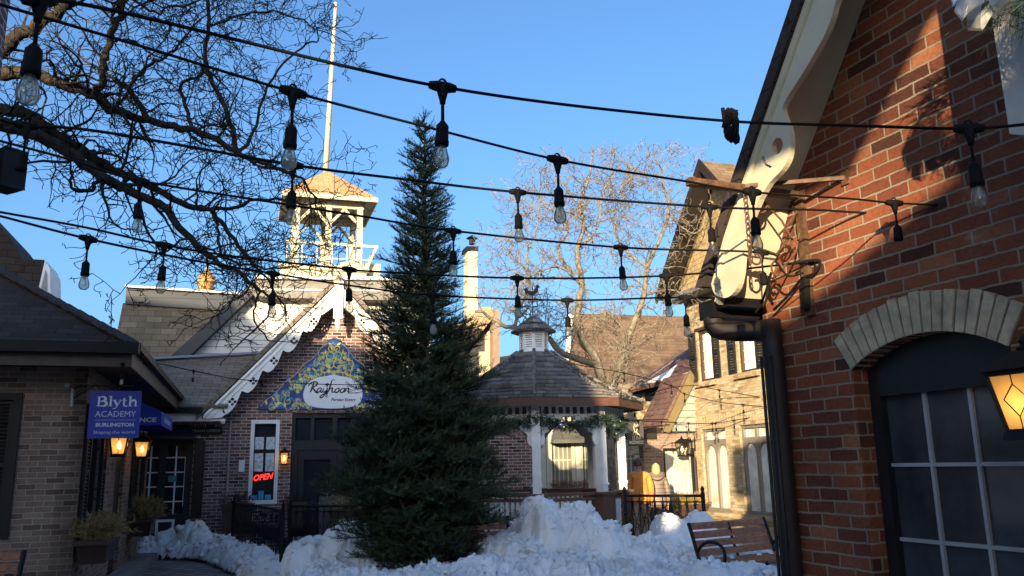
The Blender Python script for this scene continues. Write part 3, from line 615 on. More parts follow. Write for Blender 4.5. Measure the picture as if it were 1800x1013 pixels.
# ================================================================== eatery with the carved gable
Y_ = thing('eatery_building', 'dark brick eatery with white carved gable and triangular painted sign', 'building', FY.P(0, -2, 0))
w = MB()
door_h = rect(-1.0, 1.2, .15, 2.84); win_h = rect(-1.84, -1.25, .95, 2.70)
GA, GZ, GS = -.1, 5.55, 1.08
w.plate(FY.P, [(-2.3, 0), (2.1, 0), (2.1, 3.1), (GA, GZ-.1), (-2.3, 3.1)], [door_h, win_h], -.3, 0); part('wall', w, K['dark_brick'], Y_)
w = MB(); w.plate(FY.P, rect(-5.6, -2.3, 0, 2.8), [rect(-4.05, -2.98, .25, 2.32)], -.3, -.02)
part('wall', w, K['dark_brick'], Y_); w = MB(); w.fbox(FY, 2.1, 4.42, -2.5, -.06, 0, 2.95); part('wall', w, K['dark_brick'], Y_)
# carved bargeboard with foil cut-outs
inner = []; holes = []
bo = lambda u: 5.66-GS*abs(u-GA)
nl = 5; u_end = -2.70
lowl = [(GA, 5.12), (GA-.34, 4.93)]
us = [GA-.34-(2.0/ nl)*i for i in range(nl+1)]
for i in range(nl):
    ua, ub = us[i], us[i+1]; m1 = ua+(ub-ua)*.25; m2 = ua+(ub-ua)*.6
    b_ = lambda u, k: bo(u)-k
    lowl += [(ua, b_(ua, .30)), (m1, b_(m1, .47)), (m2, b_(m2, .49)), (ua+(ub-ua)*.86, b_(ua+(ub-ua)*.86, .37))]
    hx, hz = ua+(ub-ua)*.42, bo(ua+(ub-ua)*.42)-.33
    holes += [circ(hx+.052*math.cos(q), hz+.052*math.sin(q), .032, 8) for q in (0, math.pi/2, math.pi, 3*math.pi/2)]
lowl = sm2(lowl[1:], 2)
endl = [(-2.40, 2.95), (-2.30, 2.75), (-2.42, 2.72), (-2.78, 2.72), (-2.79, 2.86)]
hl = [(GA, 5.66)]+[(-2.79, 2.86)]
def bshape(lw): return [(GA, 5.66)]+[(-2.75, bo(-2.75))]+[(-2.78, 2.70), (-2.42, 2.72), (-2.32, 2.80), (-2.40, 2.92)]+lw[::-1]+[(GA, 5.2)]
m_ = MB(); 
m_.plate(FY.P, bshape(lowl), holes, .40, .45)
mirr = lambda l: [(2*GA-a, b) for a, b in l][::-1]
m_.plate(FY.P, mirr(bshape(lowl)), [mirr(h) for h in holes], .40, .449)
bgp = part('bargeboard', m_, K['white'], Y_)
m_ = MB()
for s in (-1, 1):
    m_.bar(FY.P(GA, .462, 5.60), FY.P(GA+s*2.66, .462, 5.60-GS*2.66), .03, .06, FY.n); m_.bar(FY.P(GA, .458, 5.45), FY.P(GA+s*2.5, .458, 5.45-GS*2.5), .018, .025, FY.n)
part('moulding', m_, K['white'], bgp)
m_ = MB(); m_.fbox(FY, GA-.10, GA+.10, .452, .52, 4.85, 5.68); m_.lathe(FY.P(GA, .486, 4.58), [(0, 0), (.035, .02), (.05, .06), (.03, .10), (.06, .13), (.065, .19), (.05, .22), (.075, .27)], 10); part('pendant', m_, K['white'], Y_)
m_ = MB()
for s in (-1, 1):
    q = [(GA, 5.70), (GA+s*2.80, 5.70-GS*2.80), (GA+s*2.80, 5.82-GS*2.80), (GA, 5.84)]; m_.plate(FY.P, q, (), -2.3, .47)
part('roof', m_, K['grey_shingle'], Y_)
# left wing roof, gutter and fascia
m_ = MB(); A_ = FY.P(-5.6, .5, 2.92); B_ = FY.P(-2.3, .5, 2.92); C_ = FY.P(-1.6, -1.7, 4.28); D_ = FY.P(-5.9, -1.7, 3.98)
up = Vector((0, 0, .06)); m_.hexa([A_, B_, C_, D_, A_+up, B_+up, C_+up, D_+up]); wr = part('roof', m_, K['grey_shingle'], Y_)
m_ = MB(); m_.bar(D_+up+Vector((0, 0, .04)), C_+up+Vector((0, 0, .04)), .22, .05); part('flashing', m_, plain('blue_flashing', (.16, .20, .33), .4), wr)
m_ = MB(); m_.fbox(FY, -5.6, -2.8, .36, .40, 2.70, 2.86); part('fascia', m_, K['white'], Y_)
m_ = MB(); m_.fbox(FY, -5.6, -2.8, .41, .53, 2.82, 2.93); part('gutter', m_, K['black'], Y_)
m_ = MB(); m_.fbox(FY, -5.6, -2.4, -.02, .40, 2.66, 2.70); m_.fbox(FY, 2.1, 4.6, -.06, .3, 2.86, 2.95); part('soffit', m_, K['white'], Y_)
m_ = MB(); m_.fbox(FY, 2.0, 4.7, -2.6, .32, 2.95, 3.05); part('flat_roof', m_, K['dkbrown'], Y_)
m_ = MB(); m_.tube([FY.P(-2.26, .02, 0), FY.P(-2.26, .02, 2.7)], .018, 6); part('conduit', m_, plain('conduit', (.40, .33, .30), .6), Y_)
# lattice doors in the wing, dark surround and hood
m_ = MB(); m_.plate(FY.P, rect(-4.05, -2.98, .25, 2.32), [rect(-3.96, -3.64, .80, 2.18), rect(-3.50, -3.12, .80, 2.18)], -.14, -.06); dr = part('door', m_, K['navy_metal'], Y_)
m_ = MB(); m_.fbox(FY, -4.0, -3.0, -.2, -.13, .3, 2.3); part('pane', m_, K['dark_glass'], dr)
m_ = MB()
for uc_ in (-3.80, -3.31): m_.fbox(FY, uc_-.014, uc_+.014, -.128, -.10, .80, 2.18)
m_.fbox(FY, -3.13, -3.12, -.128, -.06, .95, 1.95)
for zz in (1.05, 1.35, 1.64, 1.94):
    m_.fbox(FY, -3.96, -3.64, -.127, -.101, zz-.012, zz+.012); m_.fbox(FY, -3.50, -3.12, -.127, -.101, zz-.012, zz+.012)
part('glazing_bar', m_, K['white'], dr)
m_ = MB(); m_.plate(FY.P, rect(-3.62, -3.26, .34, .70), [rect(-3.57, -3.31, .39, .65)], -.058, -.04); part('panel_frame', m_, K['white'], dr)
m_ = MB(); m_.fbox(FY, -3.44, -3.28, -.10, -.09, 1.45, 1.57); part('sticker', m_, plain('teal_sticker', (.05, .30, .26), .5), dr)
m_ = MB(); m_.fbox(FY, -2.95, -2.74, -.019, .02, .72, 2.28); part('shutter', m_, K['blackpaint'], Y_)
m_ = MB(); P = FY.P; m_.add([P(-4.2, -.01, 2.62), P(-3.1, -.01, 2.62), P(-2.9, .34, 2.36), P(-4.3, .34, 2.36), P(-2.9, .34, 2.30), P(-4.3, .34, 2.30), P(-2.9, -.01, 2.30), P(-4.3, -.01, 2.30)], [(0, 3, 2, 1), (3, 5, 4, 2), (1, 2, 4, 6), (0, 7, 5, 3)]); part('hood', m_, K['navy_metal'], Y_)
# tall window with white frame and posters
m_ = MB(); m_.plate(FY.P, win_h, [rect(-1.765, -1.325, 1.03, 2.62)], -.2, .025); wn = part('window', m_, K['white'], Y_)
m_ = MB(); m_.fbox(FY, -1.80, -1.29, -.16, -.10, 1.0, 2.66); part('pane', m_, K['dark_glass'], wn)
m_ = MB(); m_.fbox(FY, -1.557, -1.533, -.099, -.08, 1.62, 2.36); m_.fbox(FY, -1.765, -1.325, -.099, -.085, 2.02, 2.045); part('glazing_bar', m_, K['black'], wn)
m_ = MB()
for a, b, z0, z1 in ((-1.75, -1.57, 2.08, 2.34), (-1.52, -1.34, 2.08, 2.34), (-1.75, -1.57, 1.62, 2.0), (-1.52, -1.34, 1.62, 2.0)): m_.fbox(FY, a, b, -.098, -.094, z0, z1)
part('poster', m_, plain('pale_poster', (.62, .72, .75), .5, var=.35, scale=14), wn)
m_ = MB()
for a, b, z0, z1 in ((-1.76, -1.66, 1.04, 1.14), (-1.64, -1.53, 1.04, 1.22), (-1.50, -1.38, 1.04, 1.14)): m_.fbox(FY, a, b, -.098, -.094, z0, z1)
part('poster', m_, plain('blue_poster', (.05, .34, .58), .5, var=.2), wn)
OS = thing('open_sign', 'red lit neon sign reading open in the tall white framed window', 'sign', FY.P(-1.545, -.08, 1.5))
m_ = MB(); write(m_, lambda u, v, z: FY.P(u, -.085+v, z+(u+1.545)*.12), 'OPEN', -1.545, 1.50, 0, .17, .40, shear=.25, bold=.004); part('neon_lettering', m_, emit('neon_red', (1.0, .03, .02), .9), OS, uv=False)
# entrance: transom lights and black double door
m_ = MB(); tr = [rect(a, b, 2.26, 2.74) for a, b in ((-.93, -.60), (-.53, -.14), (-.04, .27), (.36, .70), (.78, 1.12))]
m_.plate(FY.P, door_h, tr+[rect(-.86, -.02, .35, 2.05), rect(.12, .96, .35, 2.05)], -.22, -.08); en = part('door_frame', m_, K['blackpaint'], Y_)
m_ = MB(); m_.fbox(FY, -.98, 1.18, -.20, -.17, .2, 2.8); part('pane', m_, K['dark_glass'], en)
for a in (-.86, .12):
    m_ = MB(); m_.plate(FY.P, rect(a+.01, a+.83, .36, 2.04), [rect(a+.14, a+.70, .55, 1.85)], -.16, -.11); dd = part('door', m_, K['blackpaint'], Y_)
    m_ = MB(); hu = a+.77 if a < 0 else a+.07
    m_.lathe(FY.P(hu, -.11, 1.20), [(.03, 0), (.025, .02), (0, .03)], 8, FY.n); m_.tube([FY.P(hu, -.10, 1.08), FY.P(hu, -.05, 1.08), FY.P(hu-.09*(1 if a < 0 else -1), -.05, 1.05)], .012, 6); part('handle', m_, plain('brushed_steel', (.6, .6, .6), .3, metal=.8), dd)
lantern(FY.P(-1.13, .16, 1.88), FY.n, .24, .17, 'small black lantern lit between the tall window and the black door')
m_ = MB(); m_.fbox(FY, -2.05, -1.93, .002, .04, 1.62, 1.86); m_.fbox(FY, -2.02, -1.96, .04, .05, 1.76, 1.82); tag(part('keypad', m_, K['white'], None), 'white intercom box on dark brick left of the tall window', 'intercom')
# small dark name board under the eave
NBD = thing('name_board', 'small black board with pale lettering under the eave of the eatery wing', 'sign', FY.P(-2.72, 0, 2.46))
m_ = MB(); m_.fbox(FY, -3.05, -2.42, -.019, .01, 2.40, 2.56); part('board', m_, K['black'], NBD)
m_ = MB(); write(m_, lambda u, v, z: FY.P(u, .011+v, z), 'HELLING CURSION', -2.735, 2.48, 0, .075, .54); part('lettering', m_, plain('board_letters', (.35, .33, .30), .6), NBD, uv=False)
m_ = MB(); cc = FY.P(-2.38, .42, 2.66); m_.lathe(cc, [(0, -.07), (.045, -.05), (.055, 0), (.05, .04)], 10); tag(part('dome_camera', m_, K['white'], None, smooth=True), 'white dome camera under the white gable end', 'camera')
m_ = MB(); c0 = FY.pix(447, 672, .1); m_.lathe(FY.P(c0[0]-.12, .06, c0[1]), [(.0, -.06), (.10, -.04), (.11, .08), (0, .10)], 10, FY.n); m_.tube(smoothpts([FY.P(c0[0]-.08, .12, c0[1]), FY.P(c0[0]+.05, .2, c0[1]+.06), FY.P(c0[0]+.16, .2, c0[1]-.02)], 4), .018, 6); m_.lathe(FY.P(c0[0]+.16, .2, c0[1]-.10), [(.05, 0), (.02, .08)], 8); tag(part('gooseneck_lamp', m_, K['black'], None), 'black gooseneck lamp above the left tip of the painted sign', 'lamp')
# ------------------------------------------------------------------ the painted triangular sign
ES = thing('shop_sign', 'triangular painted eatery sign with blue and yellow scrollwork and white centre', 'sign', FY.P(-.1, .03, 3.4))
SV = .05
sp_ = lambda l: fpix(FY, l, SV)
half = [(588, 592), (575, 600), (567, 612), (556, 618), (552, 628), (540, 636), (534, 650), (520, 658), (505, 670), (494, 682), (478, 692), (466, 700), (458, 712), (451, 720)]
hp = sp_(half); cx_ = hp[0][0]
outl = hp+[(2*cx_-a, b) for a, b in hp[1:]][::-1]
m_ = MB(); m_.plate(FY.P, outl, (), .012, SV); part('board', m_, plain('navy_sign_paint', (.022, .055, .22), .45, var=.5, scale=3), ES)
fnS = FY.P
zb_, zt_ = hp[-1][1], hp[0][1]; HW = cx_-hp[-1][0]; HT = zt_-zb_
rs = random.Random(5)
cart = [(-.37, .30), (-.40, .17), (-.34, .05), (-.15, .0), (.15, .0), (.34, .05), (.40, .17), (.37, .30), (.26, .40), (.08, .44), (0, .46), (-.08, .44), (-.26, .40)]
SX = HW; 
def sc_(a, b): return cx_+a*SX*1.0, zb_+.025+b*HT
cp = sm2([sc_(a, b) for a, b in cart]+[sc_(*cart[0])], 3)[:-1]
def inside(u, z):
    a = (u-cx_)/SX; b = (z-zb_)/HT
    return 0.02 < b < .95-1.02*abs(a)
teal, yel_, blu, whi = MB(), MB(), MB(), MB()
def spiral(mb, u, z, r, sgn, w_, v):
    P = [(u+r*(1-t*.8)*math.cos(sgn*t*7+u*9), z+r*(1-t*.8)*math.sin(sgn*t*7+u*9)) for t in [i/9 for i in range(10)]]
    ribbon(mb, fnS, P, w_, v, 2)
def flower(mb, u, z, r, v, n=6):
    c = fnS(u, v, z); pts = [fnS(u+r*(1 if i % 2 else .55)*math.cos(math.pi*i/n), v, z+r*(1 if i % 2 else .55)*math.sin(math.pi*i/n)) for i in range(2*n)]
    mb.add([c]+pts, [(0, i+1, (i+1) % (2*n)+1) for i in range(2*n)])
def leaf(mb, u, z, L, ang, wd, v):
    ex = (math.cos(ang), math.sin(ang)); ey = (-ex[1], ex[0])
    q = [(0, 0), (.3, .5), (.7, .35), (1, 0), (.7, -.35), (.3, -.5)]
    mb.add([fnS(u+L*a*ex[0]+wd*b*ey[0], v, z+L*a*ex[1]+wd*b*ey[1]) for a, b in q], [(0, 1, 2, 3, 4, 5)])
for i in range(460):
    a = rs.uniform(0, 1); b = rs.uniform(.02, .9)
    if (abs(a)/.43)**2.2+(abs(b-.22)/.25)**2.2 < 1 and b > 0 and abs(b-.22) < .25: continue
    for s in (-1, 1):
        u, z = cx_+s*a*SX, zb_+b*HT
        if not inside(u, z): continue
        k = i % 5
        if k == 0: spiral(teal, u, z, rs.uniform(.05, .10), s, .014, SV+.002)
        elif k == 1: flower(yel_, u, z, rs.uniform(.035, .06), SV+.004); spiral(blu, u+.03*s, z, .07, -s, .016, SV+.0025)
        elif k == 2: leaf(yel_, u, z, rs.uniform(.08, .16), math.pi/2-s*rs.uniform(0, 1.6), .045, SV+.0035)
        elif k == 3: spiral(yel_, u, z, rs.uniform(.05, .09), -s, .013, SV+.003); flower(blu, u, z, .03, SV+.0044)
        else: leaf(blu, u, z, rs.uniform(.10, .2), math.pi/2+s*rs.uniform(0, 1.6), .06, SV+.0015)
for s in (-1, 1):                                                # crest, like interlaced loops, above the cartouche
    for (a, b, r) in ((.05, .62, .09), (.05, .73, .085), (.04, .83, .06), (.12, .55, .08), (.20, .50, .06)):
        ribbon(yel_, fnS, [(cx_+s*a*SX+r*math.cos(t), zb_+b*HT+r*math.sin(t)) for t in [i*.6 for i in range(11)]], .022, SV+.0048, 2)
    ribbon(whi, fnS, [(cx_+s*(.10+.85*t)*SX, zb_+(.90-.86*t)*HT+.03*math.sin(t*22)) for t in [i/14 for i in range(15)]], .010, SV+.0052, 2)
    ribbon(whi, fnS, [(cx_+s*(.42+.42*t)*SX, zb_+(.04+.05*math.sin(t*12))*HT) for t in [i/10 for i in range(11)]], .014, SV+.0052, 2)
part('teal_scrolls', teal, plain('teal_paint', (.10, .42, .44), .5), ES, uv=False); part('yellow_flowers', yel_, plain('yellow_paint', (.78, .66, .10), .5, var=.3, scale=9), ES, uv=False)
part('blue_scrolls', blu, plain('mid_blue_paint', (.06, .22, .58), .5, var=.3), ES, uv=False); part('white_scrolls', whi, plain('pale_scroll', (.55, .60, .62), .5), ES, uv=False)
m_ = MB(); m_.plate(FY.P, cp[::-1], (), SV, SV+.006); part('cartouche', m_, plain('white_sign_panel', (.80, .81, .84), .5, var=.03), ES)
# the brush lettering, drawn stroke by stroke (units: letter height 1)
BR = MB(); LU, LZ, LS = FY.pix(544, 690, SV)[0], FY.pix(544, 690, SV)[1], .205
def st(l, w0=.07): ribbon(BR, fnS, [(LU+(a+.22*b)*LS, LZ+b*LS) for a, b in l], lambda t: LS*w0*(.55+.9*math.sin(math.pi*(.08+.84*t)))*1.15, SV+.0075, 5)
st([(.20, 1.0), (.16, .5), (.08, 0)], .12); st([(-.30, .62), (-.12, .98), (.30, 1.12), (.60, .95), (.45, .66), (.14, .52)], .10); st([(.20, .52), (.42, .28), (.72, -.02), (.95, -.06)], .11)
def la(x):
    st([(x+.40, .42), (x+.18, .46), (x+.0, .18), (x+.12, .0), (x+.32, .14), (x+.42, .42)], .09); st([(x+.42, .45), (x+.38, .10), (x+.50, .02), (x+.62, .12)], .09)
def lo(x): st([(x+.28, .46), (x+.06, .30), (x+.05, .04), (x+.28, 0), (x+.44, .20), (x+.36, .43), (x+.26, .46)], .09); st([(x+.30, .45), (x+.52, .40)], .05)
la(.74)
st([(1.38, .45), (1.34, .16), (1.50, .02), (1.70, .20), (1.78, .46)], .09); st([(1.78, .46), (1.70, 0), (1.52, -.45), (1.28, -.58), (1.24, -.40), (1.60, -.12), (1.92, .10)], .09)
st([(2.02, 1.28), (1.98, .6), (1.92, 0)], .10); st([(1.94, .10), (2.08, .42), (2.28, .44), (2.30, .12), (2.44, .0), (2.56, .10)], .09); st([(2.02, 1.28), (2.16, 1.38), (2.34, 1.24)], .05)
lo(2.58); lo(3.14)
st([(3.72, .44), (3.68, .2), (3.62, 0)], .09); st([(3.64, .08), (3.80, .42), (4.00, .42), (4.0, .14), (4.10, .0), (4.26, .16)], .09)
part('lettering', BR, plain('black_lettering', (.012, .012, .014), .5), ES, uv=False)
m_ = MB(); pu, pz = FY.pix(604, 703, SV); write(m_, lambda u, v, z: FY.P(u, SV+.0065+v, z), 'Persian Eatery', pu, pz, 0, .09, .54, shear=.25, bold=.002); part('lettering', m_, plain('small_lettering', (.015, .015, .02), .5), ES, uv=False)
# ================================================================== white clapboard building with bell tower
CB = thing('clapboard_building', 'white clapboard gable building with navy roof edge and open bell tower', 'building', FY.P(0, -5, 0))
V1 = -2.4
m_ = MB(); q = fpix(FY, [(296, 655), (445, 521), (690, 528), (760, 528), (760, 760), (296, 760)], V1); m_.plate(FY.P, q, (), V1-4, V1); part('wall', m_, K['white_clap'], CB)
m_ = MB(); q = fpix(FY, [(253, 634), (287, 638), (436, 503), (449, 514), (302, 655), (290, 664), (253, 652)], V1+.3); m_.plate(FY.P, q, (), V1+.003, V1+.3); part('rake_trim', m_, K['navy_metal'], CB)
m_ = MB(); q = fpix(FY, [(436, 503), (452, 489), (760, 493), (760, 530), (449, 522)], V1+.45); m_.plate(FY.P, q, (), V1-3.9, V1+.45); part('roof', m_, plain('grey_membrane', (.20, .19, .17), .8, var=.2), CB)
m_ = MB(); q1 = FY.pix(448, 489, V1+.5); q2 = FY.pix(760, 493, V1+.5); m_.bar(FY.P(q1[0], V1+.5, q1[1]+.02), FY.P(q2[0], V1+.5, q2[1]+.02), .14, .08)
q1 = FY.pix(446, 509, V1+.47); q2 = FY.pix(760, 512, V1+.47); m_.bar(FY.P(q1[0], V1+.47, q1[1]), FY.P(q2[0], V1+.47, q2[1]), .03, .035); part('trim', m_, K['white'], CB)
# bell tower
tc = at(572, 430, 23.0); FT = Fr((tc.x, tc.y), (.952, .306)); T0 = at(572, 488, 23.0).z; TE = at(600, 352, 22.3).z; TA = at(572, 303, 23.0).z
h = .86
TW = thing('bell_tower', 'open white timber bell tower with tan shingled pyramid roof above the clapboard gable', 'tower', Vector((tc.x, tc.y, T0)))
m_ = MB(); m_.fbox(FT, -1.25, 1.05, -1.2, 1.1, T0-.7, T0+.05); m_.fbox(FT, .35, 1.45, -.9, .9, T0-.7, T0+.26); m_.fbox(FT, -1.3, 1.1, 1.1, 1.16, T0-.06, T0+.10); part('platform', m_, K['cream'], TW)
for a in (-h, 0, h):
    for b in (-h, h):
        m_ = MB(); m_.fbox(FT, a-.075, a+.075, b-.075, b+.075, T0, TE-.05); part('post', m_, K['cream'], TW)
m_ = MB(); m_.fbox(FT, -h-.075, -h+.075, -.075, .075, T0, TE-.05); part('post', m_, K['cream'], TW)
m_ = MB(); zt2 = TE-.06; 
for b in (-h, h): m_.fbox(FT, -h-.1, h+.1, b-.06, b+.06, zt2-.2, zt2-.02); 
for a in (-h, h): m_.fbox(FT, a-.058, a+.058, -h+.06, h-.06, zt2-.2, zt2-.02)
part('beam', m_, K['cream'], TW)
m_ = MB()
for b in (-h, h):
    for (a, s) in ((-h, 1), (0, -1), (0, 1), (h, -1)): m_ = MB(); m_.bar(FT.P(a+s*.07, b, zt2-.62), FT.P(a+s*.44, b, zt2-.2), .08, .07); part('brace', m_, K['cream'], TW)
for a in (-h, h):
    for s in (-1, 1): m_ = MB(); m_.bar(FT.P(a, s*(h-.05), zt2-.62), FT.P(a, s*(h-.45), zt2-.2), .08, .07); part('brace', m_, K['cream'], TW)
eo = 1.28; P = FT.P
m_ = MB(); ap = P(0, 0, TA+.05); c4 = [P(-eo, -eo, TE), P(eo, -eo, TE), P(eo, eo, TE), P(-eo, eo, TE)]
m_.add([ap]+c4, [(0, 1, 2), (0, 2, 3), (0, 3, 4), (0, 4, 1)]); m_.v = m_.v; part('roof', m_, K['tower_shingle'], TW)
m_ = MB(); m_.fbox(FT, -eo, eo, -eo, eo, TE-.035, TE-.004); part('soffit', m_, K['soffit'], TW)
m_ = MB()
for s in (-1, 1): m_.fbox(FT, -eo-.02, eo+.02, s*eo-.02, s*eo+.02, TE-.13, TE-.001); m_.fbox(FT, s*eo-.019, s*eo+.019, -eo+.02, eo-.02, TE-.13, TE-.002)
part('fascia', m_, K['cream'], TW)
m_ = MB()
for i in range(9): 
    a = -1.0+i*.25; m_.fbox(FT, a-.012, a+.012, -eo+.1, eo-.1, TE-.05, TE-.034)
part('soffit_slats', m_, plain('dark_gap', (.06, .05, .04), .8), TW)
m_ = MB(); zr = T0+.72
m_.bar(P(-1.15, h+.2, zr), P(1.35, h+.2, zr-.02), .06, .07); m_.bar(P(1.33, h+.2, zr), P(1.05, h+.2, T0+.1), .08, .06); m_.bar(P(1.33, h+.2, zr-.0), P(1.33, -h, zr), .06, .06)
for i in range(6): m_.bar(P(-1.1+.4*i, h+.2, zr), P(-1.1+.4*i, h+.2, T0+.08), .03, .03)
m_.bar(P(-1.1, h+.2, T0+.3), P(1.15, h+.2, T0+.3), .03, .03); part('railing', m_, K['cream'], TW)
# flag pole
fp0 = at(572, 306, 23.0); fp1 = at(590, 10, 23.0)
FP = thing('flagpole', 'tall bare cream flagpole standing above the bell tower', 'flagpole', fp0)
m_ = MB(); m_.tube([fp0-Vector((0, 0, .1)), Vector((fp0.x, fp0.y, fp0.z)).lerp(fp1, .5), fp1], [.085, .07, .05], 10); part('pole', m_, K['cream'], FP, smooth=True)
m_ = MB(); m_.lathe(fp1, [(.05, 0), (.075, .03), (.06, .09), (0, .12)], 8); part('truck_cap', m_, K['cream'], FP)
# ================================================================== mansard roofed building and gilded finial
MS = thing('mansard_building', 'mansard roofed building with tan shingles and navy parapet behind the clapboard gable', 'building', FY.P(-3, -8, 0))
V2 = -6.0
m_ = MB(); q = fpix(FY, [(216, 533), (440, 548), (440, 700), (198, 700)], V2); n0 = len(q)
A_, B_, C_, D_ = [FY.P(a, V2 + (.0 if i < 2 else 1.0), b) for i, (a, b) in enumerate(q)]
m_.hexa([D_, C_, C_-FY.n*4, D_-FY.n*4, A_, B_, B_-FY.n*3, A_-FY.n*3]); part('mansard_roof', m_, K['mansard_shingle'], MS)
m_ = MB(); q = fpix(FY, [(222, 505), (440, 520), (440, 550), (220, 534)], V2+.12); m_.plate(FY.P, q[::-1], (), V2-3, V2+.12); pp = part('parapet', m_, siding('navy_siding', (.020, .026, .040), .28, .08), MS)
m_ = MB(); q1 = FY.pix(221, 504, V2+.15); q2 = FY.pix(440, 518, V2+.15); m_.bar(FY.P(q1[0], V2+.15, q1[1]), FY.P(q2[0], V2+.15, q2[1]), .2, .06); part('coping', m_, plain('pale_coping', (.45, .45, .46), .5), pp)
m_ = MB(); q = fpix(FY, [(198, 700), (440, 700), (440, 830), (198, 830)], V2-.2); m_.plate(FY.P, q[::-1], (), V2-3, V2-.2); part('wall', m_, K['dark_brick'], MS)
fc = at(362, 517, 27.0)
m_ = MB(); m_.lathe(fc-Vector((0, 0, .1)), [(.20, 0), (.20, .22), (.26, .26), (.30, .32), (.21, .36), (.27, .44), (.34, .50), (.33, .56), (.22, .60), (.30, .68), (.20, .76), (.10, .88), (.05, .98), (.04, 1.06), (0, 1.10)], 12)
tag(part('roof_finial', m_, K['copper'], None), 'gilded onion shaped roof finial above the navy parapet', 'finial')
# ================================================================== house with dormer behind the low roof, far left
DH = thing('dormer_house', 'brown shingled house with white trimmed dormer behind the low dark roof', 'house', at(0, 500, 15.5))
FD = Fr((at(60, 500, 15.0).x, at(60, 500, 15.0).y), (.952, .306))
def fplate(mb, F, pts, v0, v1): mb.plate(F.P, fpix(F, pts, v1), (), v0, v1)
m_ = MB(); fplate(m_, FD, [(-60, 330), (0, 394), (22, 424), (38, 455), (60, 520), (60, 600), (-60, 600)], -3, -.6); part('roof', m_, K['dark_shingle'], DH)
m_ = MB(); fplate(m_, FD, [(38, 455), (78, 457), (67, 511), (47, 511), (30, 490)], -1.2, 0); dm = part('dormer_roof', m_, K['dark_shingle'], DH)
m_ = MB(); fplate(m_, FD, [(-60, 478), (16, 479), (50, 508), (68, 509), (68, 519), (46, 519), (12, 490), (-60, 489)], -.2, .12); fplate(m_, FD, [(-60, 489), (12, 490), (46, 519), (66, 519), (66, 535), (-60, 535)], -.3, .0); part('eave_trim', m_, K['white'], DH)
m_ = MB(); FDs = Fr((FD.P(.12, 0, 0).x, FD.P(.12, 0, 0).y), (.6, .9)); 
fplate(m_, FD, [(67, 511), (79, 457), (88, 474), (89, 527), (84, 540), (66, 540)], -.9, .06); gd = part('dormer_front', m_, K['white'], DH)
m_ = MB(); fplate(m_, FD, [(71, 512), (80, 474), (83, 482), (83, 530), (71, 530)], .055, .07); part('dormer_panel', m_, plain('grey_panel', (.34, .33, .31), .7), gd)  # plain grey panel on the white dormer front
# ================================================================== yellow brick house
YH = thing('yellow_brick_house', 'pale yellow brick house with dark shutters and tall arched windows', 'house', FG.P(2.2, -3, 0))
w = MB(); ws = [rect(.48, 1.18, 3.58, 4.86), rect(2.30, 3.02, 3.60, 4.88), rect(.36, 1.50, .47, 2.42), rect(2.10, 3.24, .47, 2.43)]
w.plate(FG.P, rect(0, 6.2, 0, 5.86), ws, -.3, 0); w.fbox(FG, 0, .3, -6, -.3, 0, 5.86); part('wall', w, K['yellow_brick'], YH)
w = MB(); w.plate(FG.P, [(-.15, 5.86), (4.6, 5.86), (2.16, 8.45)], (), -.3, .10); part('gable', w, K['yellow_shingle'], YH)
m_ = MB()
for s in (0, 1):
    A, Bq = (-.42, 5.80), (2.16, 8.55)
    q = [A, Bq, (2.16, 8.75), (-.50, 5.93)]; q = q if not s else [(4.32-a, b) for a, b in q]
    m_.plate(FG.P, q, (), -6, .55)
part('roof', m_, K['brown_shingle'], YH)
m_ = MB()
for s in (0, 1):
    q = [(-.50, 5.74), (2.16, 8.52), (2.16, 8.80), (-.55, 5.94)]; q = q if not s else [(4.32-a, b) for a, b in q]
    m_.plate(FG.P, q, (), .551, .60)
    q = [(-.40, 5.80), (2.16, 8.50), (2.16, 8.53), (-.40, 5.83)]; q = q if not s else [(4.32-a, b) for a, b in q]
    m_.plate(FG.P, q, (), .105, .55)
part('rake_board', m_, K['dkbrown'], YH)
m_ = MB(); m_.fbox(FG, -.3, 5.5, .002, .5, 5.70, 5.74); P = FG.P
m_.hexa([P(-.3, .002, 5.745), P(5.5, .002, 5.745), P(5.5, .5, 5.745), P(-.3, .5, 5.745), P(-.3, .102, 5.95), P(5.5, .102, 5.95), P(5.5, .5, 5.80), P(-.3, .5, 5.80)]); part('pent_eave', m_, plain('slate_soffit', (.13, .15, .17), .6), YH)
for i, (a, b, z0, z1) in enumerate(((.48, 1.18, 3.58, 4.86), (2.30, 3.02, 3.60, 4.88))):
    m_ = MB(); m_.plate(FG.P, rect(a, b, z0, z1), [rect(a+.07, b-.05, z0+.06, z1-.07)], -.14, -.05); wn = part('window', m_, K['brown_paint'], YH)
    m_ = MB(); m_.fbox(FG, a, b, -.2, -.12, z0, z1); part('pane', m_, K['lit_curtain'], wn)
    m_ = MB(); mid = (a+b)/2
    for uu in (a+.07+(b-a-.12)/3, a+.07+2*(b-a-.12)/3): m_.fbox(FG, uu-.012, uu+.012, -.119, -.10, z0+.06, z1-.07)
    for k_ in range(1, 5): zz = z0+(z1-z0)*k_/5; m_.fbox(FG, a+.07, b-.05, -.118, -.101, zz-.011, zz+.011)
    part('glazing_bar', m_, K['white'], wn)
    m_ = MB(); m_.fbox(FG, a-.12, b+.12, .002, .10, z0-.13, z0-.01); part('sill', m_, K['yellow_brick'], wn)
    m_ = MB(); m_.fbox(FG, a-.05, b+.05, .002, .05, z1, z1+.06); part('lintel_trim', m_, K['brown_paint'], wn)
    for (c, d) in ((a-.40, a-.08), (b+.04, b+.34)): shutter(FG, c, d, z0+.02, z1-.02, .004, K['blackpaint'], YH, pitch=.06)
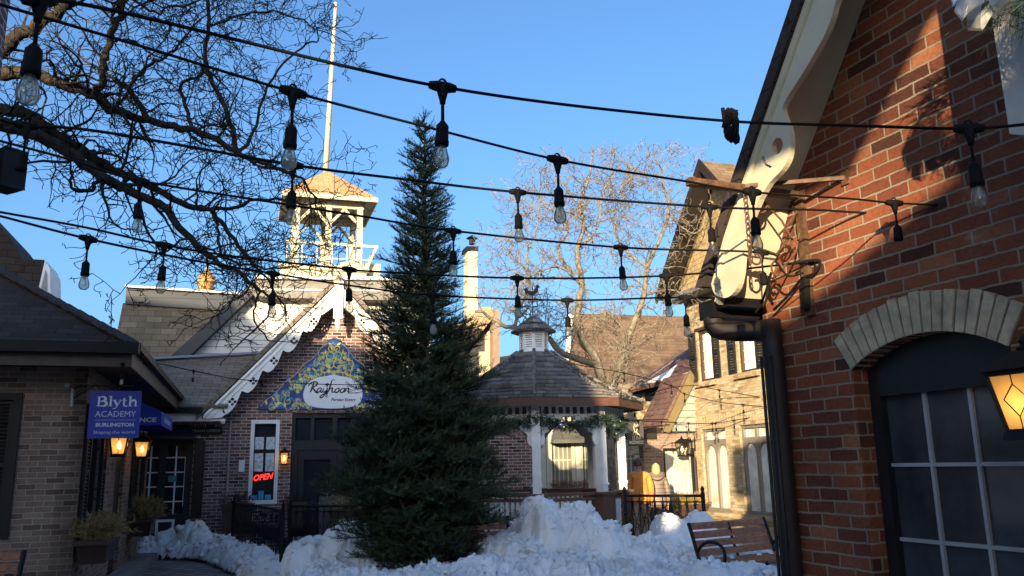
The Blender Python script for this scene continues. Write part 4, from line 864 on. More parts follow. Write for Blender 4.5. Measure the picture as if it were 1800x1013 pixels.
for i, (a, b) in enumerate(((.36, 1.50), (2.10, 3.24))):
    z0, z1 = .47, 2.425; mid = (a+b)/2
    def lanc(c0, c1): 
        r = (c1-c0)/2; cc = (c0+c1)/2; zs = 1.75
        return [(c0, z0+.08)]+[(c0, zs)]+[(cc-r*math.cos(q), zs+r*1.25*math.sin(q)) for q in [math.pi*j/10 for j in range(1, 10)]]+[(c1, zs), (c1, z0+.08)]
    m_ = MB(); m_.plate(FG.P, rect(a, b, z0, z1), [lanc(a+.07, mid-.04)[::-1], lanc(mid+.04, b-.07)[::-1], [(a+.07, 2.36), (a+.07, 2.16), (mid-.04, 2.16), (mid-.04, 2.36)], [(mid+.04, 2.36), (mid+.04, 2.16), (b-.07, 2.16), (b-.07, 2.36)]], -.15, -.06); wn = part('window', m_, plain('weathered_frame', (.20, .175, .145), .6), YH)
    m_ = MB(); m_.fbox(FG, a, b, -.2, -.13, z0, z1); part('pane', m_, K['lit_curtain'], wn)
    m_ = MB(); m_.fbox(FG, a-.06, b+.06, .002, .09, z0-.10, z0-.005); part('sill', m_, K['yellow_brick'], wn)
    m_ = MB()
    for uu in (a+.10, b-.10):
        for j in range(24): m_.lathe(FG.P(uu+.012*math.sin(j*2.1), -.122, z0+.15+j*.066), [(0, 0), (.007, .007), (0, .016)], 4)
    part('fairy_lights', m_, K['white'], wn)
m_ = MB()
for j in range(50): m_.fbox(FG, .02+j*.12, .02+j*.12+.075, .002, .012, 2.52, 2.74)
m_.fbox(FG, 0, 6, .002, .05, .30, .36); part('soldier_course', m_, K['yellow_brick'], YH)
u, z = FG.pix(1204, 790, .28)
CL = lantern(FG.P(.02, .26, 1.98), FG.n, .30, .24, 'clear glass lantern on the corner of the yellow brick house, right of its twin', group='clear lanterns at the yellow brick corner', gmat=clearglass('clear_pane', (.95, .9, .75), .25))
CL2 = copy_tree(CL); CL2['label'] = 'clear glass lantern over the lattice window, left of its twin at the corner'; CL2.location = at(1199, 790, 20.75)
m_ = MB(); m_.tube([FG.P(.06, .05, 0), FG.P(.06, .05, 1.75)], .045, 8); m_.tube([FG.P(.06, .05, 1.9), FG.P(.06, .05, 2.5), FG.P(-.4, .1, 2.66)], .04, 8); tag(part('downpipe', m_, K['dkbrown'], None), 'brown downpipe at the near corner of the brown roofed shop', 'pipe')
# ================================================================== brown roofed shop further along
BS = thing('brown_roof_shop', 'small shop with steep brown shingle roof and grey siding gable end', 'shop', (4.0, 22, 0))
c0 = at(1166, 750, 20.8); FB2 = Fr((c0.x, c0.y), (.957, .29)); ze = c0.z
P = FB2.P; rk = 1.62; L = 1.3
m_ = MB(); A_, B_ = P(0, 0, ze), P(0, -L, ze); C_, D_ = P(.80, -L, ze+rk*.80), P(.80, 0, ze+rk*.80); o_ = Vector((-.06, 0, .04))
m_.hexa([A_, B_, C_, D_, A_+o_, B_+o_, C_+o_, D_+o_]); part('roof', m_, K['purple_shingle'], BS)
m_ = MB(); m_.plate(P, [(-.06, ze-.12), (.12, ze-.16), (.95, ze-.12+rk*.80), (.80, ze+.1+rk*.80)], (), .01, .10); part('rake_board', m_, plain('olive_trim', (.17, .125, .055), .6), BS)
m_ = MB(); m_.plate(P, [(.10, ze-.13), (1.2, ze-.13), (1.2, ze+rk*.9), (.9, ze+rk*.8)], (), -.2, .0); part('gable', m_, K['grey_clap'], BS)
m_ = MB(); m_.fbox(FB2, -.09, 1.0, .02, .14, ze-.14, ze-.04) if False else None; m_.fbox(FB2, -.20, -.06, -L, .02, ze-.16, ze-.02); m_.fbox(FB2, -1.05, -.2, -.5, .02, ze-.30, ze-.16); part('gutter', m_, K['dkbrown'], BS)
m_ = MB(); m_.plate(P, rect(-.55, 1.6, 0, ze-.17), [rect(-.02, .86, .5, 1.98)], -.3, -.30+.25); part('wall', m_, K['tan_brick'], BS)
m_ = MB(); m_.plate(P, rect(-.02, .86, .5, 1.98), [rect(.05, .80, .56, 1.92)], -.2, -.10); wn = part('window', m_, K['black'], BS)
m_ = MB(); m_.fbox(FB2, 0, .84, -.26, -.19, .5, 1.95); part('pane', m_, K['blind_glass'], wn)
m_ = MB()
for i in range(5): m_.fbox(FB2, .17+i*.13, .182+i*.13, -.188, -.17, .56, 1.45+.25*math.sin(i*1.9))
for i in range(4): m_.fbox(FB2, .12, .78, -.187, -.171, .75+i*.2, .762+i*.2)
part('lattice', m_, K['white'], wn)
m_ = MB(); m_.fbox(FB2, -1.12, -.55, -1.6, -1.3, 0, 2.6); sf_ = part('shopfront', m_, K['blackpaint'], BS)
m_ = MB(); m_.plate(P, rect(-1.06, -.62, .25, 2.2), [], -1.29, -1.25); part('pane', m_, K['dark_glass'], sf_)
m_ = MB()
for i in range(2): m_.fbox(FB2, -.98+.2*i, -.96+.2*i, -1.245, -1.22, .3, 2.15)
for zz in (.8, 1.3, 1.75): m_.fbox(FB2, -1.06, -.62, -1.244, -1.225, zz, zz+.025)
part('glazing_bar', m_, K['white'], sf_)
planter(P(.45, .18, .62), .957, .29, 1.0, .3, .25, 'shop planter with dry yellow grass under the lattice window', n=260, group=None, hh=.36, mat=plain('dry_grass', (.36, .27, .08), .8, var=.4, scale=15))
# hanging board of that shop
a0 = at(1102, 743, 20.0); a1 = at(1133, 784, 20.0); HS = thing('hanging_board', 'dark hanging shop board with pale line drawing above the two people', 'sign', (a0+a1)/2)
FHS = Fr((a0.x, a0.y), (.99, .12)); Wd, Hd = a1.x-a0.x, a0.z-a1.z
m_ = MB(); m_.fbox(FHS, 0, Wd, -.02, .02, a1.z, a0.z); part('board', m_, plain('brown_board', (.045, .038, .028), .5), HS)
m_ = MB(); fnH = lambda u, v, z: FHS.P(u, .021+v, z); write(m_, fnH, 'MAZZMERIZE', Wd*.52, a1.z+Hd*.15, 0, .1, Wd*.9, bold=.004)
def hs(l, wd=.012): ribbon(m_, fnH, [(Wd*a, a1.z+Hd*b) for a, b in l], wd, .002, 3)
hs([(.30, .25), (.34, .50), (.44, .62), (.40, .78), (.46, .95), (.52, .82), (.64, .92), (.66, .74), (.56, .66), (.60, .55), (.74, .45), (.80, .28)]); hs([(.44, .62), (.50, .58), (.56, .66)]); hs([(.38, .25), (.46, .48), (.58, .5), (.66, .27)]); hs([(.50, .25), (.55, .42), (.58, .26)]); hs([(.70, .27), (.76, .38)])
part('lettering', m_, plain('cream_lettering', (.65, .60, .40), .6), HS, uv=False)
m_ = MB(); m_.bar(FHS.P(-.05, 0, a0.z+.06), FHS.P(Wd+.6, 0, a0.z+.06), .03, .03); m_.bar(FHS.P(.08, 0, a0.z+.06), FHS.P(.08, 0, a0.z), .015, .015); m_.bar(FHS.P(Wd-.08, 0, a0.z+.06), FHS.P(Wd-.08, 0, a0.z), .015, .015); part('bracket', m_, K['black'], HS)
# snowy roof behind that shop
SR = thing('snowy_roof_house', 'beige brick house with snow streaked dark roof behind the brown roofed shop', 'house', (5, 26, 0))
FS2 = Fr((at(1150, 700, 25.5).x, 25.5), (.957, .29))
def rplate(mb, pts_Y, th=.12):
    q = [at(*p) for p in pts_Y]; n_ = len(q); dn = Vector((0, .05, -th)); mb.add(q+[p+dn for p in q], [tuple(range(n_)), tuple(range(2*n_-1, n_-1, -1))]+[(i, (i+1) % n_, (i+1) % n_+n_, i+n_)[::-1] for i in range(n_)])
m_ = MB(); rplate(m_, [(1104, 684, 24.5), (1172, 668, 24.5), (1240, 640, 26.5), (1240, 596, 28.0), (1206, 616, 28)]); part('roof', m_, K['purple_shingle'], SR)
m_ = MB(); rplate(m_, [(1122, 678, 24.62), (1128, 675, 24.75), (1206, 622, 27.7), (1206, 617, 27.7)], .04); rplate(m_, [(1132, 674, 24.6), (1168, 666, 24.5), (1212, 654, 25.6), (1212, 634, 26.6), (1192, 640, 26.2), (1160, 660, 25)], .05); part('snow', m_, K['snow'], SR)
m_ = MB(); q = fpix(FS2, [(1112, 690), (1230, 676), (1230, 800), (1112, 800)], 0); m_.plate(FS2.P, q[::-1], (), -.4, 0); part('wall', m_, K['yellow_brick'], SR)
m_ = MB(); q = fpix(FS2, [(1112, 684), (1175, 672), (1175, 682), (1112, 694)], .15); m_.plate(FS2.P, q[::-1], (), .01, .15); part('fascia', m_, K['dkbrown'], SR)
m_ = MB(); q = fpix(FS2, [(1135, 688), (1158, 684), (1158, 704), (1135, 706)], .03); m_.plate(FS2.P, q[::-1], (), .003, .02); part('window', m_, K['dark_glass'], SR)
# ================================================================== large brown roof behind everything
BR_ = thing('large_roof_house', 'large house with a broad plain brown roof beyond the gazebo', 'house', (5, 33, 0))
m_ = MB(); rplate(m_, [(985, 735, 33.5), (1330, 735, 33.5), (1330, 560, 39.5), (1004, 551, 39.5)], .2); part('roof', m_, K['far_roof'], BR_)
FB3 = Fr((at(1000, 700, 30.5).x, 30.5), (.98, .2))
m_ = MB(); rplate(m_, [(983, 735, 33.45), (991, 735, 33.45), (1008, 551, 39.4), (1000, 551, 39.4)], .3); part('verge_board', m_, K['white'], BR_)
m_ = MB(); A_ = at(986, 740, 33.6); Bq = at(1003, 556, 39.3); Cq = at(975, 740, 39.3); m_.add([A_, Bq, Vector((Bq.x, Bq.y, 0)), Vector((A_.x, A_.y, 0))], [(0, 1, 2, 3)]); A2 = at(1330, 740, 33.6); m_.quad(Vector((A_.x, A_.y, 0)), Vector((A2.x, A2.y, 0)), A2, A_); part('wall', m_, K['white_clap'], BR_)
# ================================================================== pale shopfronts behind the gazebo
K['cream_blind'] = plain('cream_blind', (.17, .165, .14), .3, var=.25, scale=1.4)
_fw = Fr((at(950, 800, 31).x, 31.0), (.985, .17))
class SF(Fr):                                                  # this shopfront is laid out in units of 1.27 m
    def P(s, u, v, z): return Fr.P(s, u*1.27, v*1.27, z*1.27)
FW = SF((at(950, 800, 31).x, 31.0), (.985, .17))
WS = thing('pale_shopfront', 'sunlit cream panelled shopfront seen through the gazebo arches', 'shop', FW.P(1.5, -1, 0))
m_ = MB(); hs_ = [rect(.30, .95, .35, 1.95), rect(1.22, 1.85, .35, 1.95), rect(2.25, 2.85, .35, 1.95)]
m_.plate(FW.P, rect(-.6, 3.4, 0, 2.55), hs_, -.3, 0); part('wall', m_, K['batten'], WS)
m_ = MB(); m_.fbox(FW, -.6, 3.4, -.4, -.02, 2.55, 3.6); part('upper_wall', m_, K['yellow_brick'], WS)
m_ = MB(); m_.fbox(FW, -.6, 1.2, .002, .12, 2.45, 2.62); m_.fbox(FW, 1.2, 3.4, .002, .10, 2.5, 2.6); part('cornice', m_, K['cream'], WS)
for a, b, z0, z1 in [(h_[0][0], h_[1][0], h_[0][1], h_[2][1]) for h_ in hs_]:
    m_ = MB(); m_.plate(FW.P, rect(a-.06, b+.06, z0-.06, z1+.06), [rect(a+.03, b-.03, z0+.03, z1-.03)], -.08, .03); wn = part('window', m_, K['cream'], WS)
    m_ = MB(); m_.fbox(FW, a, b, -.2, -.10, z0, z1); part('pane', m_, K['cream_blind'], wn)
    m_ = MB()
    for k_ in range(1, 5): uu = a+(b-a)*k_/5; m_.fbox(FW, uu-.012, uu+.012, -.099, -.07, z0, z1)
    m_.fbox(FW, a, b, -.098, -.072, 1.4, 1.425); part('glazing_bar', m_, K['cream'], wn)
m_ = MB(); P = FW.P; m_.add([P(.42, .003, 2.35), P(1.12, .003, 2.35), P(1.2, .55, 1.98), P(.28, .55, 1.98), P(1.2, .55, 1.88), P(.28, .55, 1.88), P(1.2, .003, 1.88), P(.28, .003, 1.88)], [(0, 3, 2, 1), (3, 5, 4, 2), (1, 2, 4, 6), (0, 7, 5, 3)])
tag(part('awning', m_, plain('grey_awning', (.10, .095, .08), .8), None), 'small grey awning on the sunlit cream shopfront behind the gazebo', 'awning')
m_ = MB(); m_.fbox(FW, -.2, 3.2, .05, .35, .0, .42); part('plinth', m_, K['stone'], WS)
planter(FW.P(1.0, .5, .62), .985, .17, 2.6, .3, .3, 'long planter of red and green sprigs under the cream shopfront windows', n=300, group=None, hh=.34, mat=plain('reddish_sprigs', (.22, .07, .04), .8, var=.9, scale=7))
# ================================================================== cream house and chimney behind the fir
CH_ = thing('cream_house', 'cream rendered house with tan gable and tall white chimney behind the fir', 'house', at(830, 700, 25))
FC = Fr((at(830, 700, 25).x, 25), (.952, .306))
m_ = MB(); fplate(m_, FC, [(690, 640), (800, 645), (878, 560), (878, 760), (690, 760)][::-1], -3, 0); part('wall', m_, K['cream2'], CH_)
m_ = MB(); fplate(m_, FC, [(770, 640), (800, 640), (866, 560), (866, 540), (846, 540), (770, 618)][::-1], -3, .3); part('roof', m_, plain('tan_roof', (.40, .27, .16), .8, var=.15), CH_)
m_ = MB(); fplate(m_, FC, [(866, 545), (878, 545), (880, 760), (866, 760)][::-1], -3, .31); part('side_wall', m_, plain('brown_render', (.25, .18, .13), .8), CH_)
m_ = MB(); fplate(m_, FC, [(822, 440), (839, 440), (840, 600), (822, 600)][::-1], -.9, -.4); chp = part('chimney', m_, K['cream'], CH_)
m_ = MB(); fplate(m_, FC, [(820, 433), (841, 433), (841, 441), (820, 441)][::-1], -.95, -.35); c_ = FC.pix(830, 430, -.65); m_.lathe(FC.P(c_[0], -.65, c_[1]), [(.10, 0), (.10, .16)], 8); m_.lathe(FC.P(c_[0], -.65, c_[1]+.2), [(.2, 0), (.0, .12)], 8); part('chimney_cap', m_, K['black'], chp)
m_ = MB(); FTn = Fr((at(890, 650, 30).x, 30), (.98, .2)); fplate(m_, FTn, [(874, 632), (930, 624), (930, 700), (874, 700)][::-1], -3, 0); TH = tag(part('tan_house', m_, K['cream2'], None), 'distant tan house just above the left slope of the gazebo roof', 'house')
m_ = MB(); fplate(m_, FTn, [(870, 636), (934, 626), (934, 619), (870, 629)][::-1], -3.2, .3); part('roof', m_, plain('far_tan_roof', (.42, .28, .17), .8), TH)
# ================================================================== added, unseen wall behind the photographer, outline shaped to shade the court
SH = thing('shade_outline', 'unseen wall added behind the photographer, outline shaped to shade the court', 'building', (-4, -9, 0))
kz = math.tan(SUN_EL)/math.cos(math.atan2(.27, 1))/1.0
def shx(X0, Y): return X0+.27*Y
def shz(zb, Y): return zb-kz2*Y
kz2 = math.tan(SUN_EL)*math.hypot(1, .27)
def blocker(name, prof, Y, dep, zbot=None):
    F = Fr((0, Y), (1, 0)); mb = MB()
    o = [(shx(x, Y), shz(z, Y)) for x, z in prof]
    if zbot is None: o = [(o[0][0], 0)]+o+[(o[-1][0], 0)]
    mb.plate(F.P, o, (), 0, dep); return mb
BLK = blocker('a', [(-19, 10.4), (-13, 9.9), (-11.8, 8.6), (-10.6, 7.6), (-9.5, 7.5), (-8.3, 7.4), (-7.7, 6.9), (-7.1, 6.5), (-6.9, 5.2), (-5.9, 5.2), (-5.6, 7.2), (-4.2, 8.7), (-3.5, 7.6), (-2.7, 5.6), (-2.35, 4.9), (-2.3, 3.7), (-1.32, 3.7), (-1.28, 2.8), (-1.05, 2.8), (-1.0, 3.7), (-.5, 3.6), (-.1, 3.25), (.35, 3.28), (1.1, 3.56), (1.14, 4.7), (4, 5.5), (8, 6)], -9, .3)
part('wall', BLK, K['dark_brick'], SH)
OCC = thing('occluder', 'unseen slab added behind the photographer to shade the upper red gable', 'occluder', (.5, -2.5, 4.4))  # added out of view to cut the sun above the lit band
F0 = Fr((0, -2.2), (1, 0)); m_ = MB(); q = [(shx(x, -2.2), shz(z, -2.2)) for x, z in ((-.3, 4.15), (.55, 3.95), (.95, 4.45), (1.6, 4.5), (1.6, 5.2), (-.3, 5.2))]
m_.plate(F0.P, q, (), 0, .5); part('shade_slab', m_, K['brown_paint'], OCC)
# ================================================================== gazebo
GC = Vector((.38, 15.2, 0)); GR, GE = 1.52, 1.96
GZ_ = thing('gazebo', 'white octagonal gazebo with cedar shake roof and louvred cupola', 'gazebo', GC)
def gv(k, r, z): a = R(-90+45*k-1.5); return GC+Vector((r*math.cos(a), r*math.sin(a), z))
ZF, ZR, ZB, ZE, ZT = .22, 1.19, 2.42, 2.60, 3.66          # floor, rail, frieze bottom, eave, cupola base
m_ = MB(); b0 = [gv(k, GR+.12, 0) for k in range(8)]; b1 = [gv(k, GR+.12, ZF) for k in range(8)]
m_.add(b0+b1, [tuple(range(8, 16))]+[(k, (k+1) % 8, (k+1) % 8+8, k+8) for k in range(8)]); part('floor', m_, K['gz_brown'], GZ_)
for k in range(8):
    c = gv(k, GR, 0); out = (c-GC).normalized(); F = Fr((c.x, c.y), (-out.y, out.x))
    m_ = MB(); m_.fbox(F, -.07, .07, -.07, .07, ZR, ZE+.05); m_.fbox(F, -.085, .085, -.085, .085, 1.30, 1.34); part('post', m_, K['white'], GZ_)
    m_ = MB(); m_.fbox(F, -.15, .15, -.15, .15, ZF, ZR-.05); m_.fbox(F, -.18, .18, -.18, .18, ZR-.05, ZR); part('pedestal', m_, K['gz_brown'], GZ_)
    # curved brackets either side of the post, and frieze and rail on the side towards the next post
    d = gv((k+1) % 8, GR, 0); S = Fr((c.x, c.y), (d.x-c.x, d.y-c.y)); Ls = (Vector((d.x, d.y, 0))-Vector((c.x, c.y, 0))).length
    m_ = MB()
    for s in (0, 1):
        q = [(.07, 1.95), (.12, 1.97), (.15, 2.06), (.14, 2.14), (.22, 2.18), (.32, 2.30), (.46, 2.36), (.48, 2.42), (.07, 2.42)]
        q = sm2(q[:-1], 2)+[(.07, 2.42)]
        q = q if not s else [(Ls-a, b) for a, b in q]; m_.plate(S.P, q, (), -.025, .025)
    part('bracket', m_, K['white'], GZ_)
    m_ = MB(); m_.fbox(S, .07, Ls-.07, -.03, .03, ZB, ZB+.045); m_.fbox(S, .07, Ls-.07, -.03, .03, ZE-.02, ZE+.05)
    n_ = 8
    for i in range(n_): uu = .13+(Ls-.26)*i/(n_-1); m_.fbox(S, uu-.022, uu+.022, -.018, .018, ZB+.045, ZE-.02)
    part('frieze', m_, K['white'], GZ_)
    m_ = MB(); m_.fbox(S, .15, Ls-.15, -.06, .06, ZR-.05, ZR-.005); rl = part('railing', m_, K['gz_brown'], GZ_); m_ = MB(); m_.fbox(S, .15, Ls-.15, -.04, .04, ZF+.08, ZF+.13); part('bottom_rail', m_, K['gz_brown'], rl); m_ = MB(); m_.fbox(S, .15, Ls-.15, -.035, .035, ZR-.13, ZR-.08); part('middle_rail', m_, K['gz_brown'], rl)
    m_ = MB()
    for i in range(8):
        p = S.P(.24+(Ls-.48)*i/7, 0, ZF+.13); m_.lathe(p, [(.028, 0), (.028, .14), (.018, .17), (.030, .30), (.022, .46), (.030, .52), (.018, .56), (.028, .6), (.028, .71)], 8)
    part('balusters', m_, K['white'], rl, smooth=True)
prof = [(GE, ZE+.10), (1.35, ZE+.37), (.8, ZE+.71), (.30, ZT)]
m_ = MB()
for i in range(len(prof)-1):
    (r0, z0), (r1, z1) = prof[i], prof[i+1]; nrow = 4 if i < 2 else 3
    for j in range(nrow):                                       # courses of shakes, each lapping the one below
        ra, rb_ = r0+(r1-r0)*j/nrow, r0+(r1-r0)*(j+1)/nrow; za, zb2 = z0+(z1-z0)*j/nrow, z0+(z1-z0)*(j+1)/nrow
        for k in range(8):
            a, b = gv(k, ra, za+.022), gv(k+1, ra, za+.022); c, d = gv(k+1, rb_, zb2), gv(k, rb_, zb2)
            ns = max(2, int((b-a).length/.19)); nrm = (b-a).cross(d-a).normalized(); nrm = nrm if nrm.z > 0 else -nrm
            cuts = [0]+sorted((t+random.uniform(-.3, .3))/ns for t in range(1, ns))+[1]
            for t in range(ns):
                f0, f1 = cuts[t]+.006, cuts[t+1]-.006; lift = nrm*random.uniform(.012, .028); drop = (a-d).normalized()*random.uniform(0, .03)
                p = [a.lerp(b, f0)+drop+lift, a.lerp(b, f1)+drop+lift, d.lerp(c, f1), d.lerp(c, f0)]; q = [p[0]-lift-Vector((0, 0, .012)), p[1]-lift-Vector((0, 0, .012))]
                m_.add(p+q, [(0, 1, 2, 3), (4, 5, 1, 0), (0, 3, 4), (1, 5, 2)])
shk = K['cedar_shake']
rfo = part('roof', m_, K['shake'], GZ_)
m_ = MB()
for i in range(len(prof)-1):
    (r0, z0), (r1, z1) = prof[i], prof[i+1]
    for k in range(8): m_.quad(gv(k, r0, z0-.02), gv(k+1, r0, z0-.02), gv(k+1, r1, z1-.02), gv(k, r1, z1-.02))
for k in range(8): m_.add([gv(k, GE-.02, ZE+.0), gv(k+1, GE-.02, ZE), GC+Vector((0, 0, ZE))], [(0, 2, 1)])
part('roof_deck', m_, K['dkbrown'], rfo)
m_ = MB()
for k in range(8): m_.tube([gv(k, r, z+.035) for r, z in prof], .032, 5)
part('hip_cap', m_, K['cedar_shake'], rfo)
m_ = MB()
for k in range(8):
    a, b = gv(k, GE, ZE-.03), gv(k+1, GE, ZE-.03); a2, b2 = gv(k, GE, ZE+.10), gv(k+1, GE, ZE+.10); i1, i2 = gv(k, GE-.04, ZE-.03), gv(k+1, GE-.04, ZE-.03); j1, j2 = gv(k, GE-.04, ZE+.09), gv(k+1, GE-.04, ZE+.09)
    m_.quad(a, b, b2, a2); m_.quad(i1, j1, j2, i2); m_.quad(a, i1, i2, b)
part('fascia', m_, K['gz_brown'], GZ_)
m_ = MB(); cr = .27
for k in range(8):
    m_.quad(gv(k, cr+.03, ZT-.06), gv(k+1, cr+.03, ZT-.06), gv(k+1, cr, ZT+.09), gv(k, cr, ZT+.09))
    a, b = gv(k, cr, 0), gv(k+1, cr, 0); S = Fr((a.x, a.y), (b.x-a.x, b.y-a.y)); Ls = (b-a).length
    m_.fbox(S, -.0, .035, -.03, .0, ZT+.05, ZT+.40); m_.fbox(S, Ls-.035, Ls, -.03, .0, ZT+.05, ZT+.40); m_.fbox(S, .035, Ls-.035, -.03, .0, ZT+.34, ZT+.40)
    for i in range(6):
        zz = ZT+.10+i*.042; P = S.P; m_.hexa([P(.035, -.005, zz), P(Ls-.035, -.005, zz), P(Ls-.035, -.03, zz+.028), P(.035, -.03, zz+.028), P(.035, -.005, zz+.008), P(Ls-.035, -.005, zz+.008), P(Ls-.035, -.03, zz+.036), P(.035, -.03, zz+.036)])
cup = part('cupola', m_, K['white'], GZ_)
m_ = MB(); m_.lathe(GC+Vector((0, 0, ZT+.08)), [(.2, 0), (.2, .3)], 8); part('louvre_backing', m_, K['interior'], cup)
m_ = MB()
for i, (r0, z0, r1, z1) in enumerate(((.42, ZT+.40, .28, ZT+.52), (.28, ZT+.52, .14, ZT+.63), (.14, ZT+.63, .03, ZT+.70))):
    for k in range(8): m_.quad(gv(k, r0, z0+.01), gv(k+1, r0, z0+.01), gv(k+1, r1, z1), gv(k, r1, z1))
for k in range(8): m_.quad(gv(k, .42, ZT+.375), gv(k+1, .42, ZT+.375), gv(k+1, .42, ZT+.41), gv(k, .42, ZT+.41))
m_.add([gv(k, .42, ZT+.376) for k in range(8)], [tuple(range(8))[::-1]]); part('cupola_roof', m_, K['cedar_shake'], cup)
# weather vane with a cockerel
m_ = MB(); vz = ZT+.68; vc = GC+Vector((0, 0, vz)); m_.tube([vc, vc+Vector((0, 0, .60))], .008, 6)
for dx in (-1, 1): m_.tube([vc+Vector((0, 0, .20)), vc+Vector((.17*dx, 0, .20))], .006, 5); m_.tube([vc+Vector((0, 0, .20)), vc+Vector((0, .17*dx, .20))], .006, 5)
FV = Fr((vc.x, vc.y), (1, 0)); fnV = lambda u, v, z: FV.P(u, v, z)
write(m_, lambda u, v, z: FV.P(u, .008+v, z), 'N', -.22, vz+.20, 0, .11, None); write(m_, lambda u, v, z: FV.P(u, .008+v, z), 'E', .22, vz+.20, 0, .11, None)
m_.tube([FV.P(-.2, 0, vz+.42), FV.P(.2, 0, vz+.42)], .006, 5)
ck = [(a*.8, .42+(b-.42)*.8) for a, b in [(-.16, .44), (-.20, .56), (-.13, .60), (-.09, .52), (.02, .50), (.07, .58), (.10, .66), (.15, .64), (.19, .60), (.14, .57), (.13, .48), (.05, .43), (.02, .40), (-.04, .40), (-.08, .44)]]
m_.plate(FV.P, [(a, vz+b) for a, b in ck][::-1], (), -.006, .006); tag(part('weather_vane', m_, K['black'], None, uv=False), 'black cockerel weather vane on top of the gazebo cupola', 'weather vane')
# fir garland looped round the gazebo
GL = thing('garland', 'fir garland with silver baubles swagged round the gazebo frieze', 'garland', GC+Vector((0, 0, 2.4)))
f_ = MB(); fl = MB(); rg = random.Random(11); K['silver'] = plain('silver_bauble', (.55, .56, .58), .15, metal=.8, var=.05)
for k in (-3, -2, -1, 0, 1, 2):
    a, b = gv(k, GR+.10, 2.36), gv(k+1, GR+.10, 2.36)
    for i in range(620):
        t = rg.random(); p = a.lerp(b, t)-Vector((0, 0, .10*math.sin(math.pi*t)-.02))+Vector((rg.gauss(0, .035), rg.gauss(0, .045), rg.gauss(0, .055)))
        if i % 7 == 0: p += Vector((0, 0, -rg.uniform(0, .14)))
        for j in range(2):
            e = Vector((rg.gauss(0, 1), rg.gauss(0, 1), rg.gauss(-.1, .8))).normalized()*rg.uniform(.05, .10); s_ = e.orthogonal().normalized()*.009; f_.add([p-s_, p+s_, p+e], [(0, 1, 2)])
        if i % 40 == 0: fl.lathe(p+Vector((0, -.04, 0)), [(0, 0), (.009, .009), (0, .022)], 5)
    for t in (.35,):
        p = a.lerp(b, t)-Vector((0, 0, .13)); p += (p-GC).normalized()*.05; bl = MB(); bl.lathe(p-Vector((0, 0, .055)), [(0, 0), (.035, .015), (.055, .055), (.035, .095), (0, .11)], 10); part('bauble', bl, K['silver'], GL, smooth=True)
for k in (1,):                                                       # lights wound down one post
    for i in range(60): 
        c = gv(-1, GR, 0); 
        q = gv(3 if i % 2 else 2, GR, rg.uniform(1.2, 2.4)); fl.lathe(q+Vector((rg.uniform(-.08, .08), -.085, 0)), [(0, 0), (.009, .009), (0, .022)], 5)
part('needles', f_, K['garland'], GL, uv=False); part('fairy_lights', fl, plain('fairy_bulb', (.8, .78, .7), .3), GL)
